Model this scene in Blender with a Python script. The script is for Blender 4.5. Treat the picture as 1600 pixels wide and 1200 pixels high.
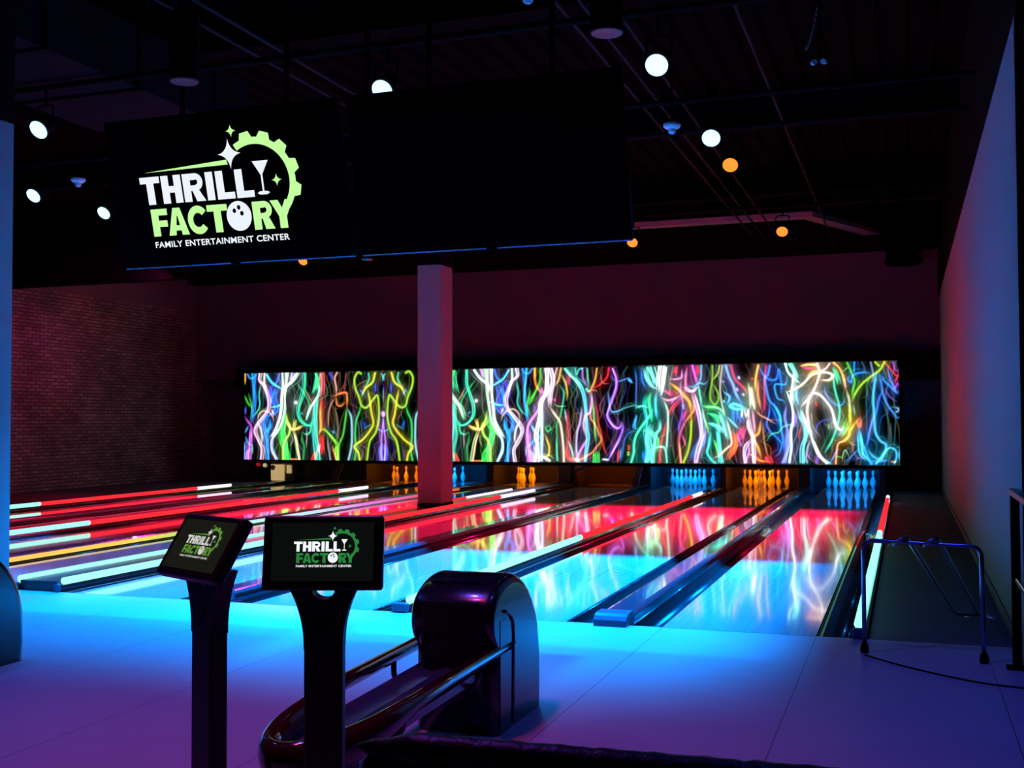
import bpy, bmesh, math, random
import numpy as np
from mathutils import Vector, Matrix
random.seed(7)
S = bpy.context.scene
for o in list(bpy.data.objects):
    bpy.data.objects.remove(o, do_unlink=True)
COL = S.collection
PI = math.pi

# ------------------------------------------------------------------ camera, world, exposure
YAW, PITCH, ROLL, FPX = .3373, .0321, -.0036, 1753.4
cam_data = bpy.data.cameras.new('camera')
cam = bpy.data.objects.new('camera', cam_data); COL.objects.link(cam)
cam_data.sensor_width = 36; cam_data.lens = 36 * FPX / 1600
cam_data.clip_start = .05; cam_data.clip_end = 100
_f = Vector((-math.sin(YAW) * math.cos(PITCH), math.cos(YAW) * math.cos(PITCH), math.sin(PITCH)))
_r = Vector((math.cos(YAW), math.sin(YAW), 0)); _u = _r.cross(_f)
_r2 = math.cos(ROLL) * _r + math.sin(ROLL) * _u; _u2 = -math.sin(ROLL) * _r + math.cos(ROLL) * _u
cam.matrix_world = Matrix(((_r2.x, _u2.x, -_f.x, .6035), (_r2.y, _u2.y, -_f.y, -7.9991), (_r2.z, _u2.z, -_f.z, 1.4895), (0, 0, 0, 1)))
S.camera = cam
w = bpy.data.worlds.new('world'); S.world = w; w.use_nodes = True
w.node_tree.nodes['Background'].inputs[0].default_value = (.03, .01, .06, 1)
w.node_tree.nodes['Background'].inputs[1].default_value = .012
S.view_settings.view_transform = 'Standard'; S.view_settings.look = 'None'
S.view_settings.exposure = 0; S.view_settings.gamma = 1; S.view_settings.use_curve_mapping = False

# ------------------------------------------------------------------ helpers
def lin(r, g, b):
    f = lambda c: (c / 255) / 12.92 if c <= 10 else (((c / 255) + .055) / 1.055) ** 2.4
    return (f(r), f(g), f(b), 1)
_mats = {}
def mat(name, col, rough=.5, metal=0, coat=0, spec=.5, emis=None, es=0, bump=0, bscale=50, coat_rough=.05):
    if name in _mats: return _mats[name]
    m = bpy.data.materials.new(name); m.use_nodes = True; nt = m.node_tree
    b = nt.nodes['Principled BSDF']
    b.inputs['Base Color'].default_value = (*col[:3], 1)
    b.inputs['Roughness'].default_value = rough; b.inputs['Metallic'].default_value = metal
    b.inputs['Coat Weight'].default_value = coat; b.inputs['Coat Roughness'].default_value = coat_rough
    b.inputs['Specular IOR Level'].default_value = spec
    if emis:
        b.inputs['Emission Color'].default_value = (*emis[:3], 1); b.inputs['Emission Strength'].default_value = es
    # a slight procedural unevenness in the gloss of every surface
    tc = nt.nodes.new('ShaderNodeTexCoord'); nz = nt.nodes.new('ShaderNodeTexNoise'); nz.inputs['Scale'].default_value = bscale
    nt.links.new(tc.outputs['Object'], nz.inputs['Vector'])
    mr = nt.nodes.new('ShaderNodeMapRange'); mr.inputs['To Min'].default_value = max(0, rough - .04); mr.inputs['To Max'].default_value = min(1, rough + .04)
    nt.links.new(nz.outputs['Fac'], mr.inputs['Value']); nt.links.new(mr.outputs['Result'], b.inputs['Roughness'])
    if bump:
        bp = nt.nodes.new('ShaderNodeBump'); bp.inputs['Strength'].default_value = bump; bp.inputs['Distance'].default_value = .01
        nt.links.new(nz.outputs['Fac'], bp.inputs['Height']); nt.links.new(bp.outputs['Normal'], b.inputs['Normal'])
    _mats[name] = m; return m
def glow(name, col, s):
    if name in _mats: return _mats[name]
    m = bpy.data.materials.new(name); m.use_nodes = True; nt = m.node_tree
    nt.nodes.clear(); e = nt.nodes.new('ShaderNodeEmission'); o = nt.nodes.new('ShaderNodeOutputMaterial')
    e.inputs[0].default_value = (*col[:3], 1); e.inputs[1].default_value = s
    nt.links.new(e.outputs[0], o.inputs[0]); _mats[name] = m; return m

def obj(name, bm, m, parent=None, smooth=False, loc=None):
    me = bpy.data.meshes.new(name)
    if isinstance(bm, bmesh.types.BMesh):
        bmesh.ops.recalc_face_normals(bm, faces=bm.faces[:]) ; bm.to_mesh(me); bm.free()
    else:
        me.from_pydata(*bm)
    for x in (m if isinstance(m, (list, tuple)) else [m]): me.materials.append(x)
    if smooth:
        for p in me.polygons: p.use_smooth = True
    o = bpy.data.objects.new(name, me); COL.objects.link(o)
    if parent: o.parent = parent
    if loc: o.location = loc
    return o
def tag(o, label=None, cat=None, group=None, kind=None):
    if label: o['label'] = label
    if cat: o['category'] = cat
    if group: o['group'] = group
    if kind: o['kind'] = kind
    return o
def thing(name, label, cat, loc=(0, 0, 0), rz=0, group=None):
    o = bpy.data.objects.new(name, None); COL.objects.link(o)
    o.empty_display_size = .1; o.location = loc; o.rotation_euler = (0, 0, rz)
    return tag(o, label, cat, group)
def struct(name, bm, m, parent=None, smooth=False):
    o = obj(name, bm, m, parent, smooth)
    if not parent: o['kind'] = 'structure'
    return o
def BM(): return bmesh.new()
def box(bm, x0, x1, y0, y1, z0, z1, bev=0, seg=2):
    b = bmesh.new()
    v = [b.verts.new(p) for p in ((x0, y0, z0), (x1, y0, z0), (x1, y1, z0), (x0, y1, z0), (x0, y0, z1), (x1, y0, z1), (x1, y1, z1), (x0, y1, z1))]
    for f in ((3, 2, 1, 0), (4, 5, 6, 7), (0, 1, 5, 4), (1, 2, 6, 5), (2, 3, 7, 6), (3, 0, 4, 7)): b.faces.new([v[i] for i in f])
    if bev: bmesh.ops.bevel(b, geom=b.edges[:], offset=bev, segments=seg, affect='EDGES', profile=.5)
    merge(bm, b); return bm
def merge(bm, b, M=None):
    if M: bmesh.ops.transform(b, matrix=M, verts=b.verts[:])
    vm = {}
    for v in b.verts: vm[v] = bm.verts.new(v.co)
    for f in b.faces:
        try: bm.faces.new([vm[v] for v in f.verts])
        except ValueError: pass
    b.free()
def cyl(bm, p, q, r, r2=None, n=16, caps=True):
    p, q = Vector(p), Vector(q); r2 = r if r2 is None else r2
    d = (q - p).normalized(); a = d.orthogonal().normalized(); b = d.cross(a)
    A = [bm.verts.new(p + r * (math.cos(t) * a + math.sin(t) * b)) for t in [2 * PI * i / n for i in range(n)]]
    B = [bm.verts.new(q + r2 * (math.cos(t) * a + math.sin(t) * b)) for t in [2 * PI * i / n for i in range(n)]]
    for i in range(n): bm.faces.new((A[i], A[(i + 1) % n], B[(i + 1) % n], B[i]))
    if caps: bm.faces.new(A[::-1]); bm.faces.new(B)
    return bm
def tube(bm, pts, r, n=12):
    pts = [Vector(p) for p in pts]; rings = []
    d0 = (pts[1] - pts[0]).normalized(); a = d0.orthogonal().normalized()
    for i, p in enumerate(pts):
        d = (pts[min(i + 1, len(pts) - 1)] - pts[max(i - 1, 0)]).normalized()
        a = (a - a.dot(d) * d).normalized(); b = d.cross(a)
        rings.append([bm.verts.new(p + r * (math.cos(2 * PI * k / n) * a + math.sin(2 * PI * k / n) * b)) for k in range(n)])
    for A, B in zip(rings, rings[1:]):
        for i in range(n): bm.faces.new((A[i], A[(i + 1) % n], B[(i + 1) % n], B[i]))
    bm.faces.new(rings[0][::-1]); bm.faces.new(rings[-1]); return bm
def round_path(pts, r, n=6):
    """polyline with its inner corners rounded"""
    pts = [Vector(p) for p in pts]; out = [pts[0]]
    for i in range(1, len(pts) - 1):
        a, b, c = pts[i - 1], pts[i], pts[i + 1]
        rr = min(r, (a - b).length * .45, (c - b).length * .45)
        p = b + (a - b).normalized() * rr; q = b + (c - b).normalized() * rr
        for k in range(n + 1):
            t = k / n; out.append((1 - t) ** 2 * p + 2 * t * (1 - t) * b + t * t * q)
    return out + [pts[-1]]
def prism(bm, prof, axis, a0, a1):
    """closed 2-D profile extruded along axis ('x','y','z'); profile in the other two axes in order"""
    def P(u, v, t): return {'x': (t, u, v), 'y': (u, t, v), 'z': (u, v, t)}[axis]
    A = [bm.verts.new(P(u, v, a0)) for u, v in prof]; B = [bm.verts.new(P(u, v, a1)) for u, v in prof]
    n = len(prof)
    for i in range(n): bm.faces.new((A[i], A[(i + 1) % n], B[(i + 1) % n], B[i]))
    bm.faces.new(A[::-1]); bm.faces.new(B); return bm
def lathe(bm, prof, n=24, c=(0, 0, 0)):
    rings = []
    for r, z in prof:
        rings.append([bm.verts.new((c[0] + r * math.cos(2 * PI * i / n), c[1] + r * math.sin(2 * PI * i / n), c[2] + z)) for i in range(n)])
    for A, B in zip(rings, rings[1:]):
        for i in range(n): bm.faces.new((A[i], A[(i + 1) % n], B[(i + 1) % n], B[i]))
    bm.faces.new(rings[0][::-1]); bm.faces.new(rings[-1]); return bm
def area(name, loc, rot, sx, sy, power, col, parent=None, spread=PI):
    l = bpy.data.lights.new(name, 'AREA'); l.shape = 'RECTANGLE'; l.size = sx; l.size_y = sy; l.energy = power; l.color = col[:3]; l.spread = spread
    o = bpy.data.objects.new(name, l); COL.objects.link(o); o.location = loc; o.rotation_euler = rot
    if parent: o.parent = parent
    return o
def spot(name, loc, target, power, col, cone=60, blend=.5, r=.06, parent=None):
    l = bpy.data.lights.new(name, 'SPOT'); l.energy = power; l.color = col[:3]; l.spot_size = math.radians(cone); l.spot_blend = blend; l.shadow_soft_size = r
    o = bpy.data.objects.new(name, l); COL.objects.link(o)
    if parent: o.parent = parent; base = Vector(parent.location)
    else: base = Vector((0, 0, 0))
    o.location = Vector(loc) - base
    o.rotation_euler = (Vector(target) - Vector(loc)).to_track_quat('-Z', 'Y').to_euler()
    return o
def math_node(nt, op, a, b=None, c=None):
    n = nt.nodes.new('ShaderNodeMath'); n.operation = op
    for i, v in enumerate((a, b, c)):
        if v is None: continue
        if isinstance(v, (int, float)): n.inputs[i].default_value = v
        else: nt.links.new(v, n.inputs[i])
    return n.outputs[0]
def smooth_node(nt, v, a, b):
    n = nt.nodes.new('ShaderNodeMapRange'); n.interpolation_type = 'SMOOTHSTEP'
    nt.links.new(v, n.inputs['Value']); n.inputs['From Min'].default_value = a; n.inputs['From Max'].default_value = b
    return n.outputs['Result']
def framed_spot(name, parent, y_edges, width, power, col, x_shift=0, x_cut=None):
    """A theatre lamp with framing shutters, hung straight down: its beam ends along lines across the lanes.
    y_edges = (start of fade in, full, full, end of fade out) as tangents of the angle along the lanes."""
    l = bpy.data.lights.new(name, 'SPOT'); l.energy = power; l.color = col[:3]; l.spot_size = math.radians(165); l.spot_blend = .1; l.shadow_soft_size = .05
    l.use_nodes = True; nt = l.node_tree; nt.nodes.clear()
    e = nt.nodes.new('ShaderNodeEmission'); o = nt.nodes.new('ShaderNodeOutputLight'); nt.links.new(e.outputs[0], o.inputs[0])
    tc = nt.nodes.new('ShaderNodeTexCoord'); sx = nt.nodes.new('ShaderNodeSeparateXYZ'); nt.links.new(tc.outputs['Normal'], sx.inputs[0])
    negz = math_node(nt, 'MULTIPLY', sx.outputs[2], -1.0)
    ty = math_node(nt, 'DIVIDE', sx.outputs[1], negz); tx = math_node(nt, 'SUBTRACT', math_node(nt, 'DIVIDE', sx.outputs[0], negz), x_shift)
    a = smooth_node(nt, ty, y_edges[0], y_edges[1]); b = smooth_node(nt, ty, y_edges[3], y_edges[2])
    gx = math_node(nt, 'POWER', 2.718, math_node(nt, 'MULTIPLY', math_node(nt, 'MULTIPLY', tx, tx), -1 / (width * width)))
    # shutters pass an even wash: level out the fall-off along the floor
    r2 = math_node(nt, 'ADD', 1.0, math_node(nt, 'ADD', math_node(nt, 'MULTIPLY', ty, ty), math_node(nt, 'MULTIPLY', tx, tx)))
    comp = math_node(nt, 'MINIMUM', math_node(nt, 'POWER', r2, 1.3), 5.0)
    tot = math_node(nt, 'MULTIPLY', math_node(nt, 'MULTIPLY', a, b), math_node(nt, 'MULTIPLY', gx, comp))
    for full, end in (x_cut or ()):            # side shutters
        rx = math_node(nt, 'DIVIDE', sx.outputs[0], negz); tot = math_node(nt, 'MULTIPLY', tot, smooth_node(nt, rx, end, full))
    nt.links.new(tot, e.inputs[1]); e.inputs[0].default_value = (1, 1, 1, 1)
    ob = bpy.data.objects.new(name, l); COL.objects.link(ob); ob.parent = parent
    return ob

# ------------------------------------------------------------------ colours and materials
BLUE = (.0, .235, 1.0); RED = (1.0, .003, .075); PURPLE = (.42, .10, 1.0)
M_black = mat('black_paint', (.003, .003, .0035), .8, spec=.03)
M_ceil = mat('ceiling_black', (.0012, .001, .0015), .95, spec=.02)
M_gloss = mat('black_gloss_plastic', (.008, .008, .012), .22, coat=.6)
M_wallw = mat('white_wall_paint', (.27, .265, .28), .75)
M_back = mat('back_wall_paint', (.10, .09, .11), .85, spec=.2)
M_chrome = mat('chrome', (.55, .56, .6), .16, metal=1)
M_darkchrome = mat('dark_steel', (.12, .12, .14), .2, metal=1)
M_gut = mat('gutter_black_gloss', (.018, .018, .022), .16, coat=.8)
M_div = mat('divider_blue_black', (.05, .055, .09), .2, coat=.8, bscale=20)
M_pin = mat('white_pin', (.85, .85, .85), .25, coat=.4)
M_pinred = mat('pin_collar_red', (.6, .02, .02), .3)
M_carpet = mat('walkway_grey', (.10, .095, .10), .85, bump=.2, bscale=180)
M_rack = mat('rack_maroon_gloss', (.055, .003, .006), .13, coat=.7)
M_tray = mat('tray_metal', (.25, .27, .33), .3, metal=.9)
M_beige = mat('beige_cabinet', (.75, .66, .48), .6)
M_greyp = mat('grey_panel', (.30, .26, .22), .6)
M_leather = mat('black_leather', (.016, .016, .024), .42, spec=.5, bump=.3, bscale=60)
M_silver = mat('silver_trim', (.75, .74, .85), .4)
M_white = mat('white_plastic', (.7, .66, .7), .5)
M_kiosk = mat('kiosk_black_metal', (.02, .018, .02), .42)
M_bezel = mat('screen_bezel', (.004, .004, .005), .35)

def lane_material():
    m = bpy.data.materials.new('lane_boards'); m.use_nodes = True; nt = m.node_tree; b = nt.nodes['Principled BSDF']
    tc = nt.nodes.new('ShaderNodeTexCoord'); sx = nt.nodes.new('ShaderNodeSeparateXYZ'); nt.links.new(tc.outputs['Object'], sx.inputs[0])
    bd = math_node(nt, 'FLOOR', math_node(nt, 'MULTIPLY', sx.outputs[0], 39 / 1.0668))
    wn = nt.nodes.new('ShaderNodeTexWhiteNoise'); wn.noise_dimensions = '1D'; nt.links.new(bd, wn.inputs['W'])
    cr = nt.nodes.new('ShaderNodeMapRange'); cr.inputs['To Min'].default_value = .52; cr.inputs['To Max'].default_value = .6
    nt.links.new(wn.outputs['Value'], cr.inputs['Value'])
    cc = nt.nodes.new('ShaderNodeCombineColor')
    for i, k in enumerate((1.0, .97, .95)): nt.links.new(math_node(nt, 'MULTIPLY', cr.outputs['Result'], k), cc.inputs[i])
    nt.links.new(cc.outputs[0], b.inputs['Base Color'])
    nz = nt.nodes.new('ShaderNodeTexNoise'); nz.inputs['Scale'].default_value = 1.2; nt.links.new(tc.outputs['Object'], nz.inputs['Vector'])
    mr = nt.nodes.new('ShaderNodeMapRange'); mr.inputs['To Min'].default_value = .05; mr.inputs['To Max'].default_value = .11
    nt.links.new(nz.outputs['Fac'], mr.inputs['Value']); nt.links.new(mr.outputs['Result'], b.inputs['Roughness'])
    b.inputs['Coat Weight'].default_value = .6; b.inputs['Coat Roughness'].default_value = .04
    return m
M_lane = lane_material()
def approach_material():
    m = bpy.data.materials.new('approach_planks'); m.use_nodes = True; nt = m.node_tree; b = nt.nodes['Principled BSDF']
    tc = nt.nodes.new('ShaderNodeTexCoord'); sx = nt.nodes.new('ShaderNodeSeparateXYZ'); nt.links.new(tc.outputs['Object'], sx.inputs[0])
    fr = math_node(nt, 'FRACT', math_node(nt, 'MULTIPLY', sx.outputs[0], 1 / .0274))
    groove = math_node(nt, 'LESS_THAN', fr, .12)
    fr2 = math_node(nt, 'FRACT', math_node(nt, 'MULTIPLY', sx.outputs[0], 1 / 1.067)); seam = math_node(nt, 'LESS_THAN', fr2, .006)
    nz = nt.nodes.new('ShaderNodeTexNoise'); nz.inputs['Scale'].default_value = 3; nt.links.new(tc.outputs['Object'], nz.inputs['Vector'])
    v = math_node(nt, 'SUBTRACT', math_node(nt, 'ADD', .44, math_node(nt, 'MULTIPLY', nz.outputs['Fac'], .08)), math_node(nt, 'ADD', math_node(nt, 'MULTIPLY', groove, .035), math_node(nt, 'MULTIPLY', seam, .3)))
    cc = nt.nodes.new('ShaderNodeCombineColor')
    for i, k in enumerate((1.0, .96, .95)): nt.links.new(math_node(nt, 'MULTIPLY', v, k), cc.inputs[i])
    nt.links.new(cc.outputs[0], b.inputs['Base Color']); b.inputs['Roughness'].default_value = .42
    return m
M_appr = approach_material()
def brick_material():
    m = bpy.data.materials.new('brick_wall'); m.use_nodes = True; nt = m.node_tree; b = nt.nodes['Principled BSDF']
    tc = nt.nodes.new('ShaderNodeTexCoord'); sx = nt.nodes.new('ShaderNodeSeparateXYZ'); nt.links.new(tc.outputs['Object'], sx.inputs[0])
    cb = nt.nodes.new('ShaderNodeCombineXYZ'); nt.links.new(sx.outputs[1], cb.inputs[0]); nt.links.new(sx.outputs[2], cb.inputs[1])
    br = nt.nodes.new('ShaderNodeTexBrick'); nt.links.new(cb.outputs[0], br.inputs['Vector'])
    br.inputs['Scale'].default_value = 1; br.inputs['Brick Width'].default_value = .23; br.inputs['Row Height'].default_value = .076; br.inputs['Mortar Size'].default_value = .011
    br.inputs['Color1'].default_value = (.46, .40, .38, 1); br.inputs['Color2'].default_value = (.26, .2, .2, 1); br.inputs['Mortar'].default_value = (.1, .09, .09, 1)
    nz = nt.nodes.new('ShaderNodeTexNoise'); nz.inputs['Scale'].default_value = .9; nz.inputs['Detail'].default_value = 5; nt.links.new(tc.outputs['Object'], nz.inputs['Vector'])
    mx = nt.nodes.new('ShaderNodeMix'); mx.data_type = 'RGBA'; mx.blend_type = 'MULTIPLY'; mx.inputs['Factor'].default_value = .8
    nt.links.new(br.outputs['Color'], mx.inputs['A'])
    cr = nt.nodes.new('ShaderNodeMapRange'); cr.inputs['From Min'].default_value = .35; cr.inputs['From Max'].default_value = .7; cr.inputs['To Min'].default_value = .3; nt.links.new(nz.outputs['Fac'], cr.inputs['Value'])
    nt.links.new(cr.outputs['Result'], mx.inputs['B']); nt.links.new(mx.outputs['Result'], b.inputs['Base Color'])
    bp = nt.nodes.new('ShaderNodeBump'); bp.inputs['Strength'].default_value = .6; bp.inputs['Distance'].default_value = .01; bp.invert = True
    nt.links.new(br.outputs['Fac'], bp.inputs['Height']); nt.links.new(bp.outputs['Normal'], b.inputs['Normal'])
    b.inputs['Roughness'].default_value = .8
    return m
M_brick = brick_material()

# ------------------------------------------------------------------ the room
XL, XR, YB, ZC = -16.85, 1.275, 17.7, 5.7
bm = BM(); box(bm, XL, 3.2, -9.5, -.002, -.2, 0); struct('floor', bm, M_appr)
bm = BM(); box(bm, XL, .262, .0, YB, -.2, -.13); struct('trim_1', bm, M_black)                  # pit under the lanes
bm = BM(); box(bm, .345, XR, 0, YB, -.13, -.004); struct('trim_2', bm, M_carpet)                # walkway beside the right wall
bm = BM(); box(bm, XL, -13.5, 0, YB, -.13, -.004); struct('trim_3', bm, M_carpet)               # walkway beside the brick wall
bm = BM(); box(bm, XR, XR + .22, -.6, YB, 0, 4.0); struct('wall_right', bm, M_wallw)
bm = BM(); box(bm, XR - .004, XR + .22, -.6, YB, 4.0, ZC); struct('trim_4', bm, M_black)         # black upper wall, right
bm = BM(); box(bm, XR, XR + .16, 0, 15.5, 0, .09); box(bm, XR - .012, XR, 0, 15.5, 0, .09); struct('baseboard_right', bm, mat('baseboard_grey', (.09, .08, .08), .5))
bm = BM(); box(bm, XL, XR, YB, YB + .2, 0, 5.0); struct('wall_back', bm, M_back)
bm = BM(); box(bm, XL, XR, 16.86, 17.05, 2.55, 5.02); struct('wall_front_of_machines', bm, M_back); 
bpy.data.objects['wall_front_of_machines'].name = 'wall_machine_side'
bm = BM(); box(bm, XL, XR, 16.5, 17.1, 5.02, ZC); struct('trim_5', bm, M_black)                  # black bulkhead over the back wall
bm = BM(); box(bm, XL - .2, XL, -9.5, YB + .2, 0, 4.32); struct('wall_left', bm, M_brick)
bm = BM(); box(bm, XL - .2, XL + .005, -9.5, YB + .2, 4.32, ZC); struct('trim_6', bm, mat('upper_wall_paint', (.16, .14, .16), .85))
bm = BM(); box(bm, XL, -12.2, 9.75, 10.0, 4.17, ZC); struct('trim_23', bm, M_black)                # black drop beam at the left
bm = BM(); box(bm, 3.2, 3.4, -9.5, -.4, 0, ZC); box(bm, XR, 3.4, -.6, -.4, 0, ZC); struct('wall_side', bm, M_black)
# corrugated steel roof deck
bm = BM(); prof = []
n = int((3.4 - XL) / .3)
for i in range(n + 1):
    x = XL + i * .3
    prof += [(x, ZC), (x + .11, ZC), (x + .15, ZC + .07), (x + .26, ZC + .07)]
a = [bm.verts.new((x, -9.5, z)) for x, z in prof]; b = [bm.verts.new((x, YB + .2, z)) for x, z in prof]
for i in range(len(prof) - 1): bm.faces.new((a[i], a[i + 1], b[i + 1], b[i]))
struct('ceiling', bm, M_ceil)
def i_beam(y, z, x0, x1, nm):
    bm = BM(); box(bm, x0, x1, y - .12, y + .12, z, z + .02); box(bm, x0, x1, y - .12, y + .12, z + .38, z + .4); box(bm, x0, x1, y - .01, y + .01, z + .02, z + .38)
    struct(nm, bm, M_ceil)
for k, y in enumerate((-3.2, 1.8, 6.6, 11.2)): i_beam(y, 5.25, XL, XR, 'trim_%d' % (7 + k))
# thin conduits running along the lanes, and the pipes the lamps hang from
for k, (x, z) in enumerate(((-5.4, 5.1), (-5.1, 5.1), (-2.2, 5.1), (-2.0, 5.1), (-1.75, 5.1), (-.75, 5.1))):
    bm = BM(); cyl(bm, (x, -7, z), (x, 16.4, z), .018, n=8); struct('trim_%d' % (11 + k), bm, mat('conduit_grey', (.012, .012, .015), .75, spec=.1))
for k, (y, x0) in enumerate(((.72, -8.5), (3.3, -11.0), (4.55, -11.0), (9.5, XL))):
    bm = BM(); cyl(bm, (x0, y, 4.74), (XR, y, 4.74), .03, n=10); struct('trim_%d' % (17 + k), bm, M_black)

# ducts: a rectangular one over the approach, a flat one that turns at the far right corner
t = thing('air_duct', 'dark rectangular air duct under the roof at the upper left, above the lit television', 'duct', (-7.3, -1, 4.8))
bm = BM(); box(bm, -.75, .75, .55, 4.2, 0, .62); obj('duct_body', bm, mat('duct_purple_black', (.004, .0035, .006), .9, spec=.05), t)
for y in (.9, 2.2, 3.5):
    bm = BM(); box(bm, -.775, .775, y - .02, y + .02, -.025, .645); obj('seam', bm, M_ceil, t)
t = thing('cable_tray', 'dim grey band under the roof that bends towards the far right corner', 'cable tray', (0, 14, 5.33))
bm = BM()
prism(bm, [(-6, -.14), (-1.016, -.14), (.29, 2.8), (-.02, 2.9), (-1.2, .14), (-6, .14)], 'z', 0, .1)
obj('tray', bm, mat('tray_grey', (.25, .24, .24), .7), t)
for x in (-5, -3, -1.4):
    bm = BM(); cyl(bm, (x, 0, .08), (x, 0, .40), .012, n=8); obj('hanger', bm, M_black, t)
t = thing('air_duct', 'round black duct end hanging in the far right corner above the bowling screen', 'duct', (.6, 15.9, 4.35))
bm = BM(); cyl(bm, (0, .1, .35), (0, .1, 1.35), .34, n=28); obj('duct_body', bm, M_ceil, t, True)
bm = BM(); lathe(bm, [(.36, .36), (.37, .3), (.33, .26), (.0, .25)], 28, (0, .1, 0)); obj('collar', bm, M_ceil, t, True)

# pillars
def pillar(x0, x1, y0, y1, zb, label):
    t = thing('pillar', label, 'pillar', ((x0 + x1) / 2, (y0 + y1) / 2, zb)); hx, hy = (x1 - x0) / 2, (y1 - y0) / 2
    bm = BM(); box(bm, -hx, hx, -hy, hy, 0, 4.0 - zb, .008, 1); obj('shaft', bm, M_wallw, t)
    bm = BM(); box(bm, -hx, hx, -hy, hy, 4.0 - zb, ZC - zb); obj('upper_section', bm, M_black, t)
    bm = BM(); box(bm, -hx - .006, hx + .006, -hy - .006, hy + .006, 0, .07); obj('base_trim', bm, M_black, t)
pillar(-6.835, -6.43, 8.6, 9.1, .09, 'square white pillar standing between the lanes in front of the neon screen')
pillar(-6.86, -6.45, -1.1, -.53, 0, 'blue-lit square pillar at the left edge of the picture')

# ------------------------------------------------------------------ lanes
LW = 1.0668
#        name  right edge, right gutter, left gutter
LANES = [('R1', 0, .235, .235), ('R2', -1.791, .235, .19), ('R3', -3.399, .2, .235), ('R4', -5.19, .235, .13),
         ('L1', -7.08, .14, .235), ('L2', -8.807, .235, .19), ('L3', -10.33, .2, .235), ('L4', -12.05, .235, .19)]
WHERE = {'R1': 'rightmost bowling lane, against the single neon tube beside the walkway',
         'R2': 'second bowling lane from the right wall, ending in orange-lit pins',
         'R3': 'third bowling lane from the right wall, ending in blue-lit pins',
         'R4': 'bowling lane just right of the white pillar, with no pins standing at its end',
         'L1': 'bowling lane just left of the white pillar, beside the yellow painted reflection',
         'L2': 'second bowling lane to the left of the white pillar',
         'L3': 'third bowling lane to the left of the white pillar, its few pins lit orange',
         'L4': 'leftmost bowling lane, nearest the dark brick wall'}
def gutter_bm(x0, x1, deep=.085):
    """half-round trough between x0 and x1"""
    bm = BM(); n = 14; A = []; B = []; c = (x0 + x1) / 2; r = (x1 - x0) / 2
    for i in range(n + 1):
        a = PI * i / n
        A.append(bm.verts.new((c - r * math.cos(a), 0.0, -.006 - deep * math.sin(a)))); B.append(bm.verts.new((c - r * math.cos(a), 16.3, -.006 - deep * math.sin(a))))
    for i in range(n): bm.faces.new((A[i], A[i + 1], B[i + 1], B[i]))
    lo = [bm.verts.new((x, y, -.125)) for x, y in ((x0, 0), (x1, 0), (x1, 16.3), (x0, 16.3))]
    bm.faces.new([lo[0], lo[1]] + [A[i] for i in range(n, -1, -1)]); bm.faces.new([lo[3], lo[2]] + [B[i] for i in range(n, -1, -1)])
    bm.faces.new((lo[1], lo[2], B[n], A[n])); bm.faces.new((lo[0], lo[3], B[0], A[0])); bm.faces.new(lo)
    return bm
for nm, xr, gr, gl in LANES:
    t = thing('bowling_lane', WHERE[nm], 'bowling lane', (xr - LW / 2, 0, 0), group='bowling lanes')
    h = LW / 2
    bm = BM(); box(bm, -h, h, 0, 16.0, -.06, 0); obj('lane_bed', bm, M_lane, t)
    bm = BM(); box(bm, -h, h, 16.002, 17.45, -.06, 0); obj('pin_deck', bm, M_lane, t)
    obj('gutter', gutter_bm(h + .004, h + gr), M_gut, t, True)
    obj('gutter', gutter_bm(-h - gl, -h - .004), M_gut, t, True)
    bm = BM(); box(bm, -h, h, -.012, -.001, -.02, .001); obj('foul_line', bm, mat('foul_line_blue', (.05, .16, .3), .4), t)

# dividers between lanes: a wide bare one inside each pair, a narrow one with a neon tube between pairs
def wide_divider(x0, x1, label):
    t = thing('lane_divider', label, 'lane divider', ((x0 + x1) / 2, 0, 0), group='wide lane dividers'); h = (x1 - x0) / 2 - .006
    bm = BM(); prism(bm, [(-h, -.12), (h, -.12), (h, .05), (h - .015, .068), (h - .04, .074), (-h + .04, .074), (-h + .015, .068), (-h, .05)], 'y', .12, 16.3)
    obj('top_cover', bm, M_div, t)
    bm = BM(); prism(bm, [(-.10, 0), (-.095, .045), (-.07, .072), (-.03, .085), (.05, .088), (.13, .088), (.13, 0)], 'x', -h, h)
    obj('end_cap', bm, mat('divider_cap', (.07, .08, .12), .35), t, False)
    bm = BM()
    for s in (-1, 1): box(bm, s * (h + .002) - .002, s * (h + .002) + .002, .14, 16.3, .015, .045)
    obj('side_rail', bm, M_darkchrome, t)
wide_divider(-1.556, -1.302, 'wide lane divider between the two rightmost lanes, blue cap at its near end')
wide_divider(-4.955, -4.701, 'wide lane divider between the third and fourth lanes from the right wall')
wide_divider(-8.572, -8.382, 'wide lane divider between the first two lanes left of the pillar, beside the yellow strip')
wide_divider(-11.815, -11.632, 'wide lane divider between the two leftmost lanes')

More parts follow.
